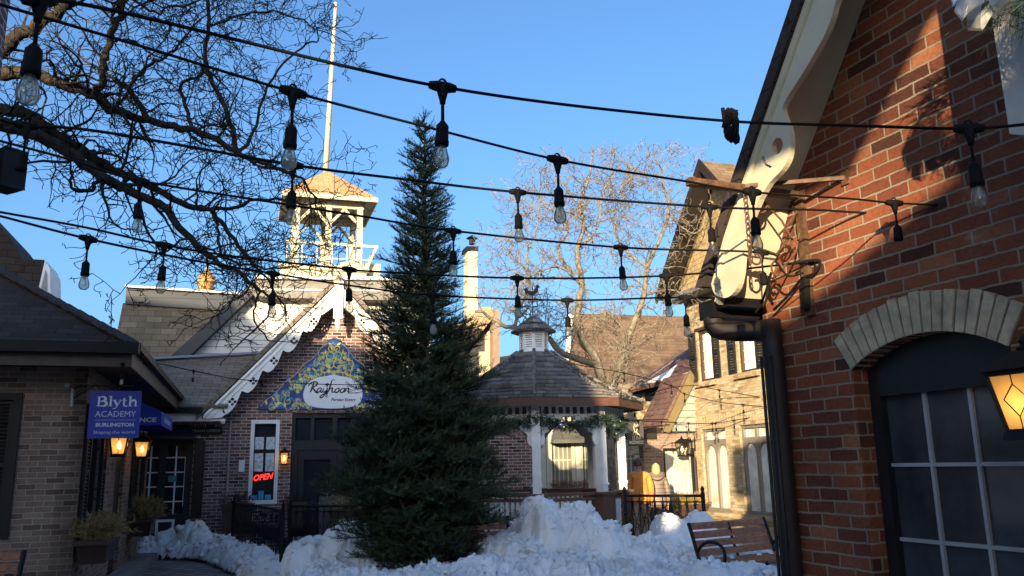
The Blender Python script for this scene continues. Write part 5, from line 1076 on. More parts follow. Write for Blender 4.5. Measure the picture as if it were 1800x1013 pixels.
# ================================================================== fir tree
TB = at(742, 968, 11.0); TT = at(748, 194, 11.0); TZ0 = .35; TH_ = TT.z-TZ0; TXY = Vector((TB.x, 11.0, 0))
FIR = thing('fir_tree', 'tall dark green fir christmas tree standing in shovelled snow', 'tree', Vector((TXY.x, TXY.y, TZ0)))
m_ = MB(); m_.tube([TXY+Vector((0, 0, TZ0-.3)), TXY+Vector((0.01, 0, TZ0+TH_*.5)), TXY+Vector((.02, 0, TZ0+TH_*.93))], [.085, .05, .012], 8); part('trunk', m_, K['bark'], FIR)
def build_fir():
    rg = np.random.default_rng(21); stems = []                      # shoots: start, dir, length
    wood = MB(); rr = random.Random(9)
    # half-width of the crown against height (0 base .. 1 tip), from the silhouette
    hs = [0, .02, .09, .18, .28, .35, .41, .475, .60, .73, .86, .94, .975, 1.0]; ws = [.55, .74, 1.04, 1.20, 1.06, .92, .82, .72, .53, .39, .27, .15, .07, .0]
    z = 0.02; nb_tot = 0
    while z < .985:
        n = int(12-4*z) if z < .9 else 5
        a0 = rr.uniform(0, 6.28)
        for i in range(n):
            az = a0+2*math.pi*i/n+rr.gauss(0, .22); zz = min(.99, max(.01, z+rr.gauss(0, .010)))
            Lb = np.interp(zz, hs, ws)*rr.uniform(.72, 1.12)
            if rr.random() < .16: Lb *= rr.uniform(1.1, 1.28)
            if Lb < .05: continue
            el = R(0)+R(38)*zz**1.6+rr.gauss(0, .12)
            d = Vector((math.cos(az)*math.cos(el), math.sin(az)*math.cos(el), math.sin(el)))
            p0 = TXY+Vector((0, 0, TZ0+TH_*zz-Lb*math.sin(el)*.55)); npt = 6; pts = [p0]
            for j in range(npt):
                d2 = d+Vector((0, 0, -.10+.22*(j/npt)))+Vector((rr.gauss(0, .05), rr.gauss(0, .05), 0)); pts.append(pts[-1]+d2.normalized()*(Lb/npt))
            wood.tube(pts, [.014*(1-j/(npt+1))+.004 for j in range(npt+1)], 3, cap=False)
            ns = max(5, int(Lb*34))
            side = Vector((-d.y, d.x, 0)).normalized(); upv = d.cross(side)*-1
            for j in range(ns):
                t = (.12+.88*(j+rr.random())/ns); f = t*npt; k = min(int(f), npt-1); p = pts[k].lerp(pts[k+1], f-k)
                bd = (pts[k+1]-pts[k]).normalized(); sg = 1 if j % 2 else -1
                sl = (.11+.34*Lb*(1-t)**.8)*rr.uniform(.5, 1.3); sl = min(sl, .46)
                sd_ = (bd*.75+side*sg*rr.uniform(.4, 1.0)+Vector((0, 0, rr.gauss(.32, .32)))).normalized()
                nq = max(1, int(sl/.11))
                q = p
                for s_ in range(nq):
                    e = (sd_+Vector((rr.gauss(0, .15), rr.gauss(0, .15), rr.gauss(.14, .15)))).normalized(); l_ = sl/nq
                    stems.append((q, e, max(l_, .07)*1.25)); 
                    if s_ and rr.random() < .8: 
                        e2 = (e+side*rr.choice((-1, 1))*.8+Vector((0, 0, rr.gauss(.05, .3)))).normalized(); stems.append((q, e2, .10))
                    q = q+e*l_
            stems.append((pts[-1]-d*.05, (pts[-1]-pts[-2]).normalized(), .15))
        z += .0165+.006*z if z < .9 else .022
    for i in range(5): stems.append((TXY+Vector((.02, 0, TZ0+TH_*(.90+.02*i))), Vector((rr.gauss(0, .2), 0, 1)).normalized(), .14))
    P = np.array([tuple(s[0]) for s in stems]); D = np.array([tuple(s[1]) for s in stems]); L = np.array([s[2] for s in stems]); n = len(P)
    ref = np.where(np.abs(D[:, 2:3]) < .9, np.array([[0, 0, 1.]]), np.array([[1., 0, 0]])); X = np.cross(D, ref); X /= np.linalg.norm(X, axis=1)[:, None]; Yv = np.cross(X, D)
    NN = 20; V = np.zeros((n, NN, 3, 3))
    for j in range(NN):
        t = (j+rg.random(n))/NN; ang = 2.4*j+rg.random(n)*1.0
        rad = X*np.cos(ang)[:, None]+Yv*np.sin(ang)[:, None]
        b = P+D*(L*t)[:, None]; nl = .034*(.75+.5*rg.random(n))
        dirn = D*.62+rad*.85+np.array([0, 0, .1]); dirn /= np.linalg.norm(dirn, axis=1)[:, None]
        sdv = np.cross(dirn, rad); sdv /= (np.linalg.norm(sdv, axis=1)[:, None]+1e-9)
        V[:, j, 0] = b-sdv*.0060; V[:, j, 1] = b+sdv*.0060; V[:, j, 2] = b+dirn*nl[:, None]
    V = V.reshape(-1, 3); me = bpy.data.meshes.new('foliage'); nv = len(V); me.vertices.add(nv); me.vertices.foreach_set('co', (V-np.array(tuple(FIR.location))).ravel())
    nf = nv//3; me.loops.add(nv); me.loops.foreach_set('vertex_index', np.arange(nv, dtype=np.int32)); me.polygons.add(nf); me.polygons.foreach_set('loop_start', np.arange(0, nv, 3, dtype=np.int32)); me.update(); me.validate()
    me.materials.append(K['needle']); o = bpy.data.objects.new('foliage', me); COL.objects.link(o); o.parent = FIR
    part('branches', wood, K['bark'], FIR, uv=False)
    print('fir shoots', n, 'faces', nf)
build_fir()
# ================================================================== shovelled snow
def noise2(x, y, s, seed):                                       # smooth value noise on arrays
    xs, ys = x*s+seed*17.3, y*s+seed*9.1; xi = np.floor(xs).astype(int); yi = np.floor(ys).astype(int); fx, fy = xs-xi, ys-yi
    def h(a, b): v = np.sin(a*127.1+b*311.7+seed*74.7)*43758.5453; return v-np.floor(v)
    u, w_ = fx*fx*(3-2*fx), fy*fy*(3-2*fy)
    return (h(xi, yi)*(1-u)+h(xi+1, yi)*u)*(1-w_)+(h(xi, yi+1)*(1-u)+h(xi+1, yi+1)*u)*w_
def lumps(x, y, s, seed, jit=.9, sharp=1.0):                     # broken chunks: each cell a tilted block with rounded shoulders
    xs, ys = x*s, y*s; xi = np.floor(xs); yi = np.floor(ys); best = np.full(x.shape, 9.); sec = np.full(x.shape, 9.); val = np.zeros(x.shape)
    for dx in (-1, 0, 1):
        for dy in (-1, 0, 1):
            cx, cy = xi+dx, yi+dy
            h1 = np.sin(cx*127.1+cy*311.7+seed)*43758.5453; h1 -= np.floor(h1); h2 = np.sin(cx*269.5+cy*183.3+seed*1.7)*43758.5453; h2 -= np.floor(h2); h3 = np.sin(cx*419.2+cy*371.9+seed*.7)*43758.5453; h3 -= np.floor(h3)
            px, py = cx+.5+(h1-.5)*jit, cy+.5+(h2-.5)*jit; d = np.hypot(xs-px, ys-py)
            v = h3+((xs-px)*(h1-.5)+(ys-py)*(h2-.5))*.9
            m1 = d < best; sec = np.where(m1, best, np.minimum(sec, d)); val = np.where(m1, v, val); best = np.where(m1, d, best)
    edge = np.clip((sec-best)*3.2, 0, 1); return (val*.75+.25)*(edge*(2-edge))**sharp
def snow_mesh(name, x0, x1, y0, y1, fn, step=.026, parent=None):
    nx, ny = int((x1-x0)/step)+1, int((y1-y0)/step)+1; X, Y = np.meshgrid(np.linspace(x0, x1, nx), np.linspace(y0, y1, ny)); Zv, keep = fn(X, Y)
    jx = (noise2(X, Y, 9, 31)-.5)*.05; jy = (noise2(X, Y, 9, 37)-.5)*.05                         # overhangs
    co = np.stack([X+jx, Y+jy, Zv], -1).reshape(-1, 3); idx = np.arange(nx*ny).reshape(ny, nx); k = keep[:-1, :-1] & keep[1:, :-1] & keep[:-1, 1:] & keep[1:, 1:]
    F = np.stack([idx[:-1, :-1][k], idx[:-1, 1:][k], idx[1:, 1:][k], idx[1:, :-1][k]], -1)
    used = np.unique(F); remap = np.full(nx*ny, -1); remap[used] = np.arange(len(used)); co = co[used]; F = remap[F]
    me = bpy.data.meshes.new(name); me.vertices.add(len(co)); me.vertices.foreach_set('co', co.astype(np.float32).ravel()); me.loops.add(F.size); me.loops.foreach_set('vertex_index', F.astype(np.int32).ravel()); me.polygons.add(len(F)); me.polygons.foreach_set('loop_start', np.arange(0, F.size, 4, dtype=np.int32)); me.update(); me.validate()
    me.polygons.foreach_set('use_smooth', np.ones(len(F), dtype=bool)); me.materials.append(K['snow'])
    o = bpy.data.objects.new(name, me); COL.objects.link(o); return o
def gauss(X, Y, cx, cy, sx, sy, rot=0, p=2):
    c, s = math.cos(rot), math.sin(rot); a = ((X-cx)*c+(Y-cy)*s)/sx; b = (-(X-cx)*s+(Y-cy)*c)/sy; return np.exp(-(np.abs(a)**p+np.abs(b)**p))
def rough(X, Y, amt, seed):
    wx = X+(noise2(X, Y, 2.2, seed+5)-.5)*.35; wy = Y+(noise2(X, Y, 2.2, seed+6)-.5)*.35
    k = .35+.9*noise2(X, Y, 1.6, seed+8)
    return amt*(.34*lumps(wx, wy, 2.1, seed, .95, .6)+.26*lumps(wx, wy, 4.6, seed+2, .95, .6)+k*(.22*lumps(wx, wy, 9, seed+3, .95, .6)+.13*lumps(wx, wy, 17, seed+4, .95, .7)+.05*noise2(X, Y, 40, seed)))
def f_cover(X, Y):                                               # trampled cover between the tree and the benches
    le = -2.62+.10*(Y-10)*-1+.12*np.sin(Y*3.1)+.1*(noise2(X, Y, 3, 3)-.5)
    e = np.clip((X-le)/.22, 0, 1)*np.clip((13.4-Y)/.5, 0, 1)*np.clip((3.0+.2*np.sin(Y*2.4)+.35*(Y-9.5)-X)/.35, 0, 1); e = e*e*(3-2*e)
    base = .16+.14*np.exp(-((Y-8.8)/1.2)**2)+.16*gauss(X, Y, .3, 9.6, 2.0, 1.1)
    return e*(base+rough(X, Y, .42, 1))-.02, e > 0.0
so_ = snow_mesh('snow_cover', -3.2, 5.2, 7.4, 13.6, f_cover, .02); so_['kind'] = 'stuff'
def blocks(X, Y, L, seed):
    wx = X+(noise2(X, Y, 1.9, seed)-.5)*.30+(noise2(X, Y, 5, seed+1)-.5)*.12; wy = Y+(noise2(X, Y, 1.9, seed+2)-.5)*.30+(noise2(X, Y, 5, seed+3)-.5)*.12; H = np.zeros(X.shape)
    for (cx, cy, rx, ry, h, tx) in L:
        r = (np.abs((wx-cx)/rx)**2.6+np.abs((wy-cy)/ry)**2.6); H = np.maximum(H, (h+tx*(wx-cx))*np.clip(1-r, 0, 1)**.38)
    return H
def f_main(X, Y):
    h = blocks(X, Y, [(.33, 11.45, .34, .75, 1.30, -.1), (.78, 11.5, .46, .8, 1.12, .1), (1.20, 11.3, .44, .75, .90, -.2), (1.62, 11.1, .46, .7, .66, -.2), (-.02, 11.2, .48, .8, .80, .25), (-.42, 11.0, .5, .8, .50, .2), (.55, 10.55, .85, .7, .56, 0), (1.45, 10.4, .6, .6, .42, 0), (-.1, 10.2, .7, .7, .40, 0), (2.0, 10.9, .5, .6, .40, -.2)], 12)
    h = h*.82+rough(X, Y, .32, 7)*np.clip(h*2.5, 0, 1)
    return h-.03, h > .05
SNW = []
def keep(o, fn, box, n, seed): SNW.append((o, fn, box, n, seed)); return o
tag(keep(snow_mesh('snow_pile', -1.6, 3.0, 8.6, 13.2, f_main, .017), f_main, (-1.2, 2.5, 9.2, 12.3), 520, 1), 'tallest heap of chunky shovelled snow right in front of the gazebo', 'snow pile', 'shovelled snow piles')
def f_left(X, Y):
    h = blocks(X, Y, [(-2.32, 12.0, .36, .7, .88, .25), (-2.72, 11.8, .34, .6, .66, .1), (-1.9, 11.8, .5, .7, .62, 0), (-2.3, 11.1, .5, .6, .44, 0), (-1.4, 11.3, .6, .7, .36, 0), (-2.45, 10.5, .4, .5, .30, 0)], 22)
    h = h*.92+rough(X, Y, .28, 17)*np.clip(h*2.5, 0, 1); return h-.03, h > .05
tag(keep(snow_mesh('snow_pile', -3.6, -.6, 9.0, 13.4, f_left, .017), f_left, (-3.2, -.9, 9.8, 12.8), 260, 2), 'snow heap left of the fir tree beside the iron railing', 'snow pile', 'shovelled snow piles')
def f_right(X, Y):
    h = blocks(X, Y, [(2.62, 12.6, .27, .55, .92, .3), (2.22, 12.6, .28, .55, .86, -.1), (2.95, 12.5, .40, .5, .60, 0), (1.95, 12.2, .4, .6, .58, 0), (2.5, 11.9, .6, .5, .50, 0), (2.3, 11.3, .7, .6, .34, 0)], 42)
    h = h*.92+rough(X, Y, .24, 27)*np.clip(h*2.5, 0, 1); return h-.03, h > .05
tag(keep(snow_mesh('snow_pile', 1.0, 4.2, 10.2, 13.7, f_right, .02), f_right, (1.5, 3.4, 10.8, 13.2), 170, 3), 'snow heap behind the right bench, partly in sun', 'snow pile', 'shovelled snow piles')
# bank along the eatery front
bank = [at(262, 943, 17.0), at(330, 925, 17.0), at(400, 935, 16.2), at(450, 960, 14.6), at(490, 992, 13.2)]
bk_c = smoothpts([Vector((p.x, p.y, 0)) for p in bank], 6); bx = np.array([p.x for p in bk_c]); by = np.array([p.y for p in bk_c])
def f_bank(X, Y):
    d = np.full(X.shape, 9.)
    for i in range(len(bx)): d = np.minimum(d, np.hypot(X-bx[i], Y-by[i]))
    w_ = .42+.12*noise2(X, Y, 1.5, 4); h = np.clip(1-(d/w_)**2, 0, 1)**.6*(.27+.22*gauss(X, Y, bx[6], by[6], .9, .5)); h = h*(.55+.8*lumps(X, Y, 3.2, 62, .95, .6))+rough(X, Y, .20, 67)*np.clip(h*5, 0, 1); return h-.02, h > .03
tag(keep(snow_mesh('snow_bank', -8.2, -3.0, 12.4, 18.0, f_bank, .024), f_bank, (-8.0, -3.2, 12.8, 17.6), 420, 5), 'low ridge of cleared snow along the front of the eatery', 'snow pile')
# broken lumps lying on the snow
def chunks(o, fn, box, n, seed, big=.13):
    rg = np.random.default_rng(seed); x = rg.uniform(box[0], box[1], n*4); y = rg.uniform(box[2], box[3], n*4); z, k = fn(x[None, :], y[None, :]); z = z[0]; k = k[0] & (z > .04); x, y, z = x[k][:n], y[k][:n], z[k][:n]; n = len(x)
    bm = bmesh.new(); bmesh.ops.create_icosphere(bm, subdivisions=2, radius=1); base = np.array([tuple(v.co) for v in bm.verts]); tri = np.array([[v.index for v in f.verts] for f in bm.faces]); bm.free()
    V = []; F = []
    for i in range(n):
        sz = .016+big*.62*rg.random()**3.2; b = base.copy()
        for c in range(6):                                          # knock flat facets off the lump
            d = rg.normal(size=3); d /= np.linalg.norm(d); h = rg.uniform(.45, .85); t = b@d; b = b-np.outer(np.maximum(0, t-h), d)
        b = b*(np.array([1, .8, .62])*rg.uniform(.7, 1.25, 3)); b += rg.normal(size=b.shape)*.035; a = rg.uniform(0, 6.28); c_, s_ = math.cos(a), math.sin(a); b = b@np.array([[c_, -s_, 0], [s_, c_, 0], [0, 0, 1]])
        V.append(b*sz+np.array([x[i], y[i], z[i]+sz*.18])); F.append(tri+i*len(base))
    V = np.concatenate(V); F = np.concatenate(F); me = bpy.data.meshes.new('snow_lumps'); me.vertices.add(len(V)); me.vertices.foreach_set('co', V.astype(np.float32).ravel()); me.loops.add(F.size); me.loops.foreach_set('vertex_index', F.astype(np.int32).ravel()); me.polygons.add(len(F)); me.polygons.foreach_set('loop_start', np.arange(0, F.size, 3, dtype=np.int32)); me.update(); me.validate(); me.materials.append(K['snow'])
    c = bpy.data.objects.new('snow_lumps', me); COL.objects.link(c); c['kind'] = 'stuff'; c.parent = o
for a_ in SNW: chunks(*a_)
chunks(so_, f_cover, (-2.6, 3.6, 8.0, 12.8), 900, 9, .11)
# ================================================================== benches
def make_bench():
    T = thing('park_bench', 'red brown slatted bench with black cast ends, right of the snow piles', 'bench', (0, 0, 0), 'slatted park benches')
    # local frame: length along +X, back at y=0, seat towards -Y
    Lb = 1.42; F = Fr((0, 0), (1, 0))                             # v = -y (towards the front)
    for i, (zz, vv) in enumerate(((.49, .015), (.595, -.02), (.70, -.055), (.805, -.09))):
        m_ = MB(); P = F.P; dz, dv = .070, -.026; m_.hexa([P(0.03, vv, zz), P(Lb-.03, vv, zz), P(Lb-.03, vv-.032, zz+.011), P(0.03, vv-.032, zz+.011), P(.03, vv+dv, zz+dz), P(Lb-.03, vv+dv, zz+dz), P(Lb-.03, vv+dv-.032, zz+dz+.011), P(.03, vv+dv-.032, zz+dz+.011)]); part('back_slat', m_, K['bench_wood'], T)
    for i in range(4):
        m_ = MB(); v0 = .05+i*.11; m_.fbox(F, .03, Lb-.03, v0, v0+.09, .425-.006*i, .462-.006*i); part('seat_slat', m_, K['bench_wood'], T)
    for uu in (0, Lb/2, Lb):
        m_ = MB(); c = uu
        def bar2(l, r=.024): m_.tube([F.P(c, a, b) for a, b in smoothpts2(l)], r, 6)
        bar2([(-.13, .89), (-.07, .72), (.0, .50), (.03, .40), (.04, .2), (.0, .02)]) if uu != Lb/2 else bar2([(-.12, .86), (-.03, .56), (.03, .42)], .018)
        bar2([(.03, .40), (.25, .395), (.48, .40)])
        if uu != Lb/2: bar2([(.47, .40), (.44, .25), (.50, .02)]); bar2([(.02, .22), (.22, .27), (.45, .24)], .016)
        ef = part('end_frame' if uu != Lb/2 else 'middle_support', m_, K['black'], T, smooth=True)
        if uu != Lb/2:
            m_ = MB(); m_.tube([F.P(c, a, b) for a, b in smoothpts2([(.0, .56), (.12, .66), (.28, .68), (.42, .62), (.44, .50), (.40, .41)])], .022, 6); part('armrest', m_, K['black'], ef, smooth=True)
    return T
def smoothpts2(l): return sm2(l, 3)
BN = make_bench()
def place(o, p, ang): o.location = p; o.rotation_euler = (0, 0, ang)
b1 = at(1203, 922, 10.9); place(BN, Vector((2.24, 10.75, .0)), R(34))
# second and third benches are copies
B2 = copy_tree(BN); B2['label'] = 'slatted bench at the lower left edge in front of the tan brick wall'; place(B2, Vector((-6.44, 8.5, 0)), R(10))
B3 = copy_tree(BN); B3['label'] = 'slatted bench mostly hidden behind the fir and the tallest snow heap'; place(B3, Vector((-1.55, 12.9, .0)), R(3))
# ================================================================== wrought iron railings
def railing(name, label, path, z0f, ztop, closed=False, spear=True, leaf=False, seed=1, endpost=True, npb=7):
    T = thing(name, label, 'railing', path[0], 'wrought iron railings'); rg = random.Random(seed)
    P = smoothpts(path, 8); top = [Vector((p.x, p.y, p.z+ztop)) for p in P]
    m_ = MB(); m_.tube(top, .022, 6); m_.tube([p-Vector((0, 0, .10)) for p in top], .012, 5); m_.tube([Vector((p.x, p.y, p.z+.12)) for p in P], .014, 5); part('rail', m_, K['black'], T)
    m_ = MB(); Ls = sum((P[i+1]-P[i]).length for i in range(len(P)-1)); n_ = int(Ls*npb)
    def pt(s):
        d = s*Ls
        for i in range(len(P)-1):
            l = (P[i+1]-P[i]).length
            if d <= l or i == len(P)-2: return P[i].lerp(P[i+1], min(1, d/l))
            d -= l
    for i in range(n_+1):
        p = pt(i/n_); m_.tube([p+Vector((0, 0, .04)), p+Vector((0, 0, ztop))], .008, 4)
        if i < n_:
            q = pt((i+.5)/n_); d = (pt(min(1, (i+1)/n_))-p); d = d.normalized() if d.length > 0 else Vector((1, 0, 0)); hh = ztop-.22
            for s in (1, -1):
                L = [q+d*(.055*math.sin(t*5.2)*s)+Vector((0, 0, .14+hh*t)) for t in [j/12 for j in range(13)]]; m_.tube(L, .006, 4)
            if leaf:
                for j in range(3):
                    w_ = q+Vector((rg.gauss(0, .04), rg.gauss(0, .03), rg.uniform(.15, ztop-.1))); e = Vector((rg.gauss(0, 1), rg.gauss(0, .4), rg.gauss(0, 1))).normalized()*.06; s_ = e.orthogonal().normalized()*.02; m_.add([w_-e, w_+s_, w_+e, w_-s_], [(0, 1, 2, 3)])
    part('baluster', m_, K['black'], T)
    for p in (P[0], P[-1]):
        m_ = MB(); m_.bar(p, p+Vector((0, 0, ztop+.06)), .055, .055); m_.lathe(p+Vector((0, 0, ztop+.06)), [(.015, 0), (.035, .03), (.03, .06), (.01, .09), (0, .10)], 8); part('post', m_, K['black'], T)
    return T
q = lambda px, py, Y: Vector((at(px, py, Y).x, Y, 0))
railing('iron_railing', 'ornate black iron railing curving in front of the eatery window', [q(412, 880, 16.6), q(430, 880, 16.0), q(462, 885, 14.9), q(492, 895, 13.6), q(498, 898, 13.0)], 0, 1.02, leaf=True, seed=4, npb=9)
railing('iron_railing', 'short black scrolled iron railing beside the snowy eatery steps', [q(502, 985, 13.05), q(540, 980, 13.3)], 0, .50, seed=6, npb=5)
railing('iron_railing', 'black iron railing in front of the eatery door with a curved top', [q(510, 890, 16.6), q(560, 885, 16.4), q(620, 890, 16.2)], 0, .95, seed=8, npb=7)
railing('iron_railing', 'black iron railing between the gazebo and the yellow brick house', [q(1098, 868, 14.6), q(1150, 870, 14.3), q(1236, 880, 13.9)], 0, 1.10, leaf=True, seed=5, npb=8)
# tangle of dead stems caught on that railing
m_ = MB(); rg = random.Random(8)
for i in range(70):
    p = q(rg.uniform(1105, 1215), 870, 14.5)+Vector((0, rg.uniform(-.1, .1), rg.uniform(.25, .95))); L = [p]
    d = Vector((rg.gauss(0, 1), rg.gauss(0, .3), rg.gauss(.2, .8))).normalized()
    for j in range(4): d = (d+Vector((rg.gauss(0, .5), rg.gauss(0, .2), rg.gauss(-.1, .5)))).normalized(); L.append(L[-1]+d*.09)
    m_.tube(L, .006, 3)
tag(part('dead_vine', m_, plain('dry_stem', (.10, .07, .045), .9, var=.4, scale=20), None, uv=False), 'tangle of dead vine stems on the railing right of the gazebo', 'vine')
# steps, pots and chairs by the eatery door
m_ = MB(); s0 = q(505, 1000, 13.2); FSx = Fr((s0.x, s0.y), (.97, .24)); m_.fbox(FSx, 0, 1.3, -.6, 0, 0, .14); m_.fbox(FSx, .02, 1.3, -1.2, -.6, .0, .28); m_.fbox(FSx, .02, 4.2, -4.6, -1.2, .0, .30)
tag(part('stone_steps', m_, K['stone'], None), 'snow dusted stone steps up to the eatery door', 'steps')
m_ = MB(); m_.fbox(FSx, .05, 1.25, -1.1, -.62, .28, .34); m_.fbox(FSx, .06, 1.2, -.55, -.05, .14, .18); sn = part('snow_dusting', m_, K['snow'], None); sn['kind'] = 'stuff'
planter(FY.P(-2.0, .45, .98), FY.d.x, FY.d.y, .62, .34, .55, 'dark planter with dead twigs under the tall white framed window', n=60, group=None, hh=.3, mat=K['bark'])
planter(FY.P(-.85, .45, .98), FY.d.x, FY.d.y, .4, .34, .5, 'dark planter with bare twigs right of the tall white framed window', n=40, group=None, hh=.25, mat=K['bark'])
planter(FY.P(.35, 1.2, .85), FY.d.x, FY.d.y, 1.1, .4, .5, 'dark planter with drooping straw coloured grass beside the fir', n=120, group=None, hh=.5, mat=plain('straw', (.30, .24, .09), .8, var=.3))
m_ = MB(); bp = FY.P(-.1, .9, .3); FBd = Fr((bp.x, bp.y), (.97, .24))
ABd = thing('menu_board', 'dark folding menu board standing in front of the black eatery door', 'board', bp)
m_ = MB(); P = FBd.P; m_.hexa([P(-.3, .25, .3), P(.3, .25, .3), P(.3, .22, .3), P(-.3, .22, .3), P(-.3, .03, 1.1), P(.3, .03, 1.1), P(.3, .0, 1.1), P(-.3, .0, 1.1)]); part('panel', m_, plain('slate_board', (.045, .05, .055), .6, var=.4, scale=10), ABd)
m_ = MB(); m_.bar(P(-.3, -.2, .3), P(-.3, .0, 1.08), .03, .03); m_.bar(P(.3, -.2, .3), P(.3, .0, 1.08), .03, .03); part('leg', m_, K['black'], ABd)
# ================================================================== two people walking away
def skin_body(name, verts, edges, rads, mat, parent, lev=2):
    me = bpy.data.meshes.new(name); me.from_pydata(verts, edges, []); o = bpy.data.objects.new(name, me); COL.objects.link(o)
    md = o.modifiers.new('s', 'SKIN'); md.use_smooth_shade = True; md.branch_smoothing = .6
    for i, r in enumerate(rads):
        sv = me.skin_vertices[0].data[i]; sv.radius = r if hasattr(r, '__len__') else (r, r); sv.use_root = (i == 0)
    o.modifiers.new('u', 'SUBSURF').levels = lev
    bpy.context.view_layer.update(); nm = bpy.data.meshes.new_from_object(o.evaluated_get(bpy.context.evaluated_depsgraph_get()))
    bpy.data.objects.remove(o); nm.name = name; nm.materials.clear(); nm.materials.append(mat); nm.polygons.foreach_set('use_smooth', [True]*len(nm.polygons))
    r = bpy.data.objects.new(name, nm); COL.objects.link(r); r.parent = parent; return r
def person(p, label, H, coat, coatlen, hairc, longhair, trouser, arm_out, turn=0.0, stride=.16):
    T = thing('person', label, 'person', p); k = H/1.78
    V = [(0, 0, .95), (0, .01, 1.12), (0, .0, 1.32), (0, 0, 1.46), (0, .0, 1.55), (0, .015, 1.64), (0, .02, 1.74)]
    E = [(0, 1), (1, 2), (2, 3), (3, 4), (4, 5), (5, 6)]; Rr = [(.15, .11), (.14, .10), (.165, .11), (.12, .085), (.052, .055), (.078, .095), (.062, .075)]
    for s in (-1, 1):
        b = len(V); st_ = stride*s
        V += [(.09*s, 0, .90), (.10*s, st_*.45, .50), (.10*s, st_ if st_ < 0 else st_*.8, .09), (.105*s, st_+.13, .04)]; E += [(0, b), (b, b+1), (b+1, b+2), (b+2, b+3)]; Rr += [.095, .065, .045, .04]
        b = len(V); V += [(.19*s, 0, 1.43), (.245*s*arm_out, -.02, 1.16), (.25*s*arm_out, .06, .92), (.25*s*arm_out, .08, .84)]; E += [(3, b), (b, b+1), (b+1, b+2), (b+2, b+3)]; Rr += [.06, .045, .033, .03]
    V = [tuple(c*k for c in v) for v in V]; Rr = [tuple(c*k for c in r) if hasattr(r, '__len__') else r*k for r in Rr]
    skin = plain('skin_'+label[:5], (.42, .24, .17), .55, var=.06)
    body = skin_body('body', V, E, Rr, skin, T)
    # head: nose and ears on the continuous head
    m_ = MB(); hz = 1.655*k
    for s in (-1, 1): m_.lathe(Vector((.078*k*s, .01*k, hz-.02)), [(0, -.03), (.013, -.02), (.017, .01), (.010, .03), (0, .034)], 8)
    me = m_; o = part('ears', me, skin, None, uv=False); o.parent = T
    # hands with five fingers, slightly curled
    for s in (-1, 1):
        hx, hy, hz2 = .25*s*arm_out*k, .085*k, .83*k; HV = [(hx, hy-.01, hz2+.03), (hx, hy, hz2-.03)]; HE = [(0, 1)]; HR = [(.022, .03), (.018, .036)]
        for f_i, (oy, ln) in enumerate(((-.027, .075), (-.009, .088), (.009, .082), (.026, .064))):
            b = len(HV); HV += [(hx, hy+oy, hz2-.05), (hx-.006*s, hy+oy+.006, hz2-.05-ln*.5), (hx-.02*s, hy+oy+.012, hz2-.05-ln)]; HE += [(1, b), (b, b+1), (b+1, b+2)]; HR += [.010, .009, .007]
        b = len(HV); HV += [(hx-.012*s, hy+.035, hz2-.005), (hx-.022*s, hy+.055, hz2-.045), (hx-.024*s, hy+.058, hz2-.075)]; HE += [(1, b), (b, b+1), (b+1, b+2)]; HR += [.011, .010, .008]
        skin_body('hand', HV, HE, HR, skin, T, 1)
    # coat
    CV = [(0, 0, coatlen), (0, .0, 1.0), (0, .01, 1.16), (0, -.005, 1.34), (0, -.005, 1.465), (0, .0, 1.53)]; CE = [(0, 1), (1, 2), (2, 3), (3, 4), (4, 5)]
    CR = [(.265, .18), (.24, .165), (.205, .145), (.19, .135), (.14, .10), (.075, .072)]
    for s in (-1, 1): b = len(CV); CV += [(.185*s, -.005, 1.41), (.25*s*arm_out, -.025, 1.16), (.262*s*arm_out, .045, .93), (.262*s*arm_out, .062, .87)]; CE += [(4, b), (b, b+1), (b+1, b+2), (b+2, b+3)]; CR += [.085, .075, .06, .052]
    skin_body('coat', [tuple(c*k for c in v) for v in CV], CE, [tuple(c*k for c in r) if hasattr(r, '__len__') else r*k for r in CR], coat, T)
    # trousers
    TV = [(0, 0, .98), (0, 0, .86)]; TE = [(0, 1)]; TR = [(.165, .12), (.16, .12)]
    for s in (-1, 1): b = len(TV); st_ = stride*s; TV += [(.095*s, 0, .78), (.10*s, st_*.45, .48), (.10*s, st_*.9, .11)]; TE += [(1, b), (b, b+1), (b+1, b+2)]; TR += [.105, .082, .070]
    skin_body('trousers', [tuple(c*k for c in v) for v in TV], TE, [tuple(c*k for c in r) if hasattr(r, '__len__') else r*k for r in TR], trouser, T)
    for s in (-1, 1):
        st_ = stride*s; m_ = MB(); m_.lathe(Vector((.10*s*k, (st_*.9)*k, 0)), [(.055, 0), (.06, .03), (.055, .09), (.045, .12)], 10); m_.lathe(Vector((.104*s*k, (st_*.9+.11)*k, 0)), [(.05, 0), (.052, .03), (.035, .07), (0, .08)], 10)
        o = part('shoe', m_, K['black'], None, smooth=True, uv=False); o.parent = T
    # hair: cap of strands over the skull
    m_ = MB(); rg = random.Random(int(H*100)); hc = Vector((0, .005, 1.675))*k
    def hp(th, ph, r): return hc+Vector((r*.082*math.cos(th)*math.cos(ph), r*.10*math.sin(th)*math.cos(ph), r*.105*math.sin(ph)))*k
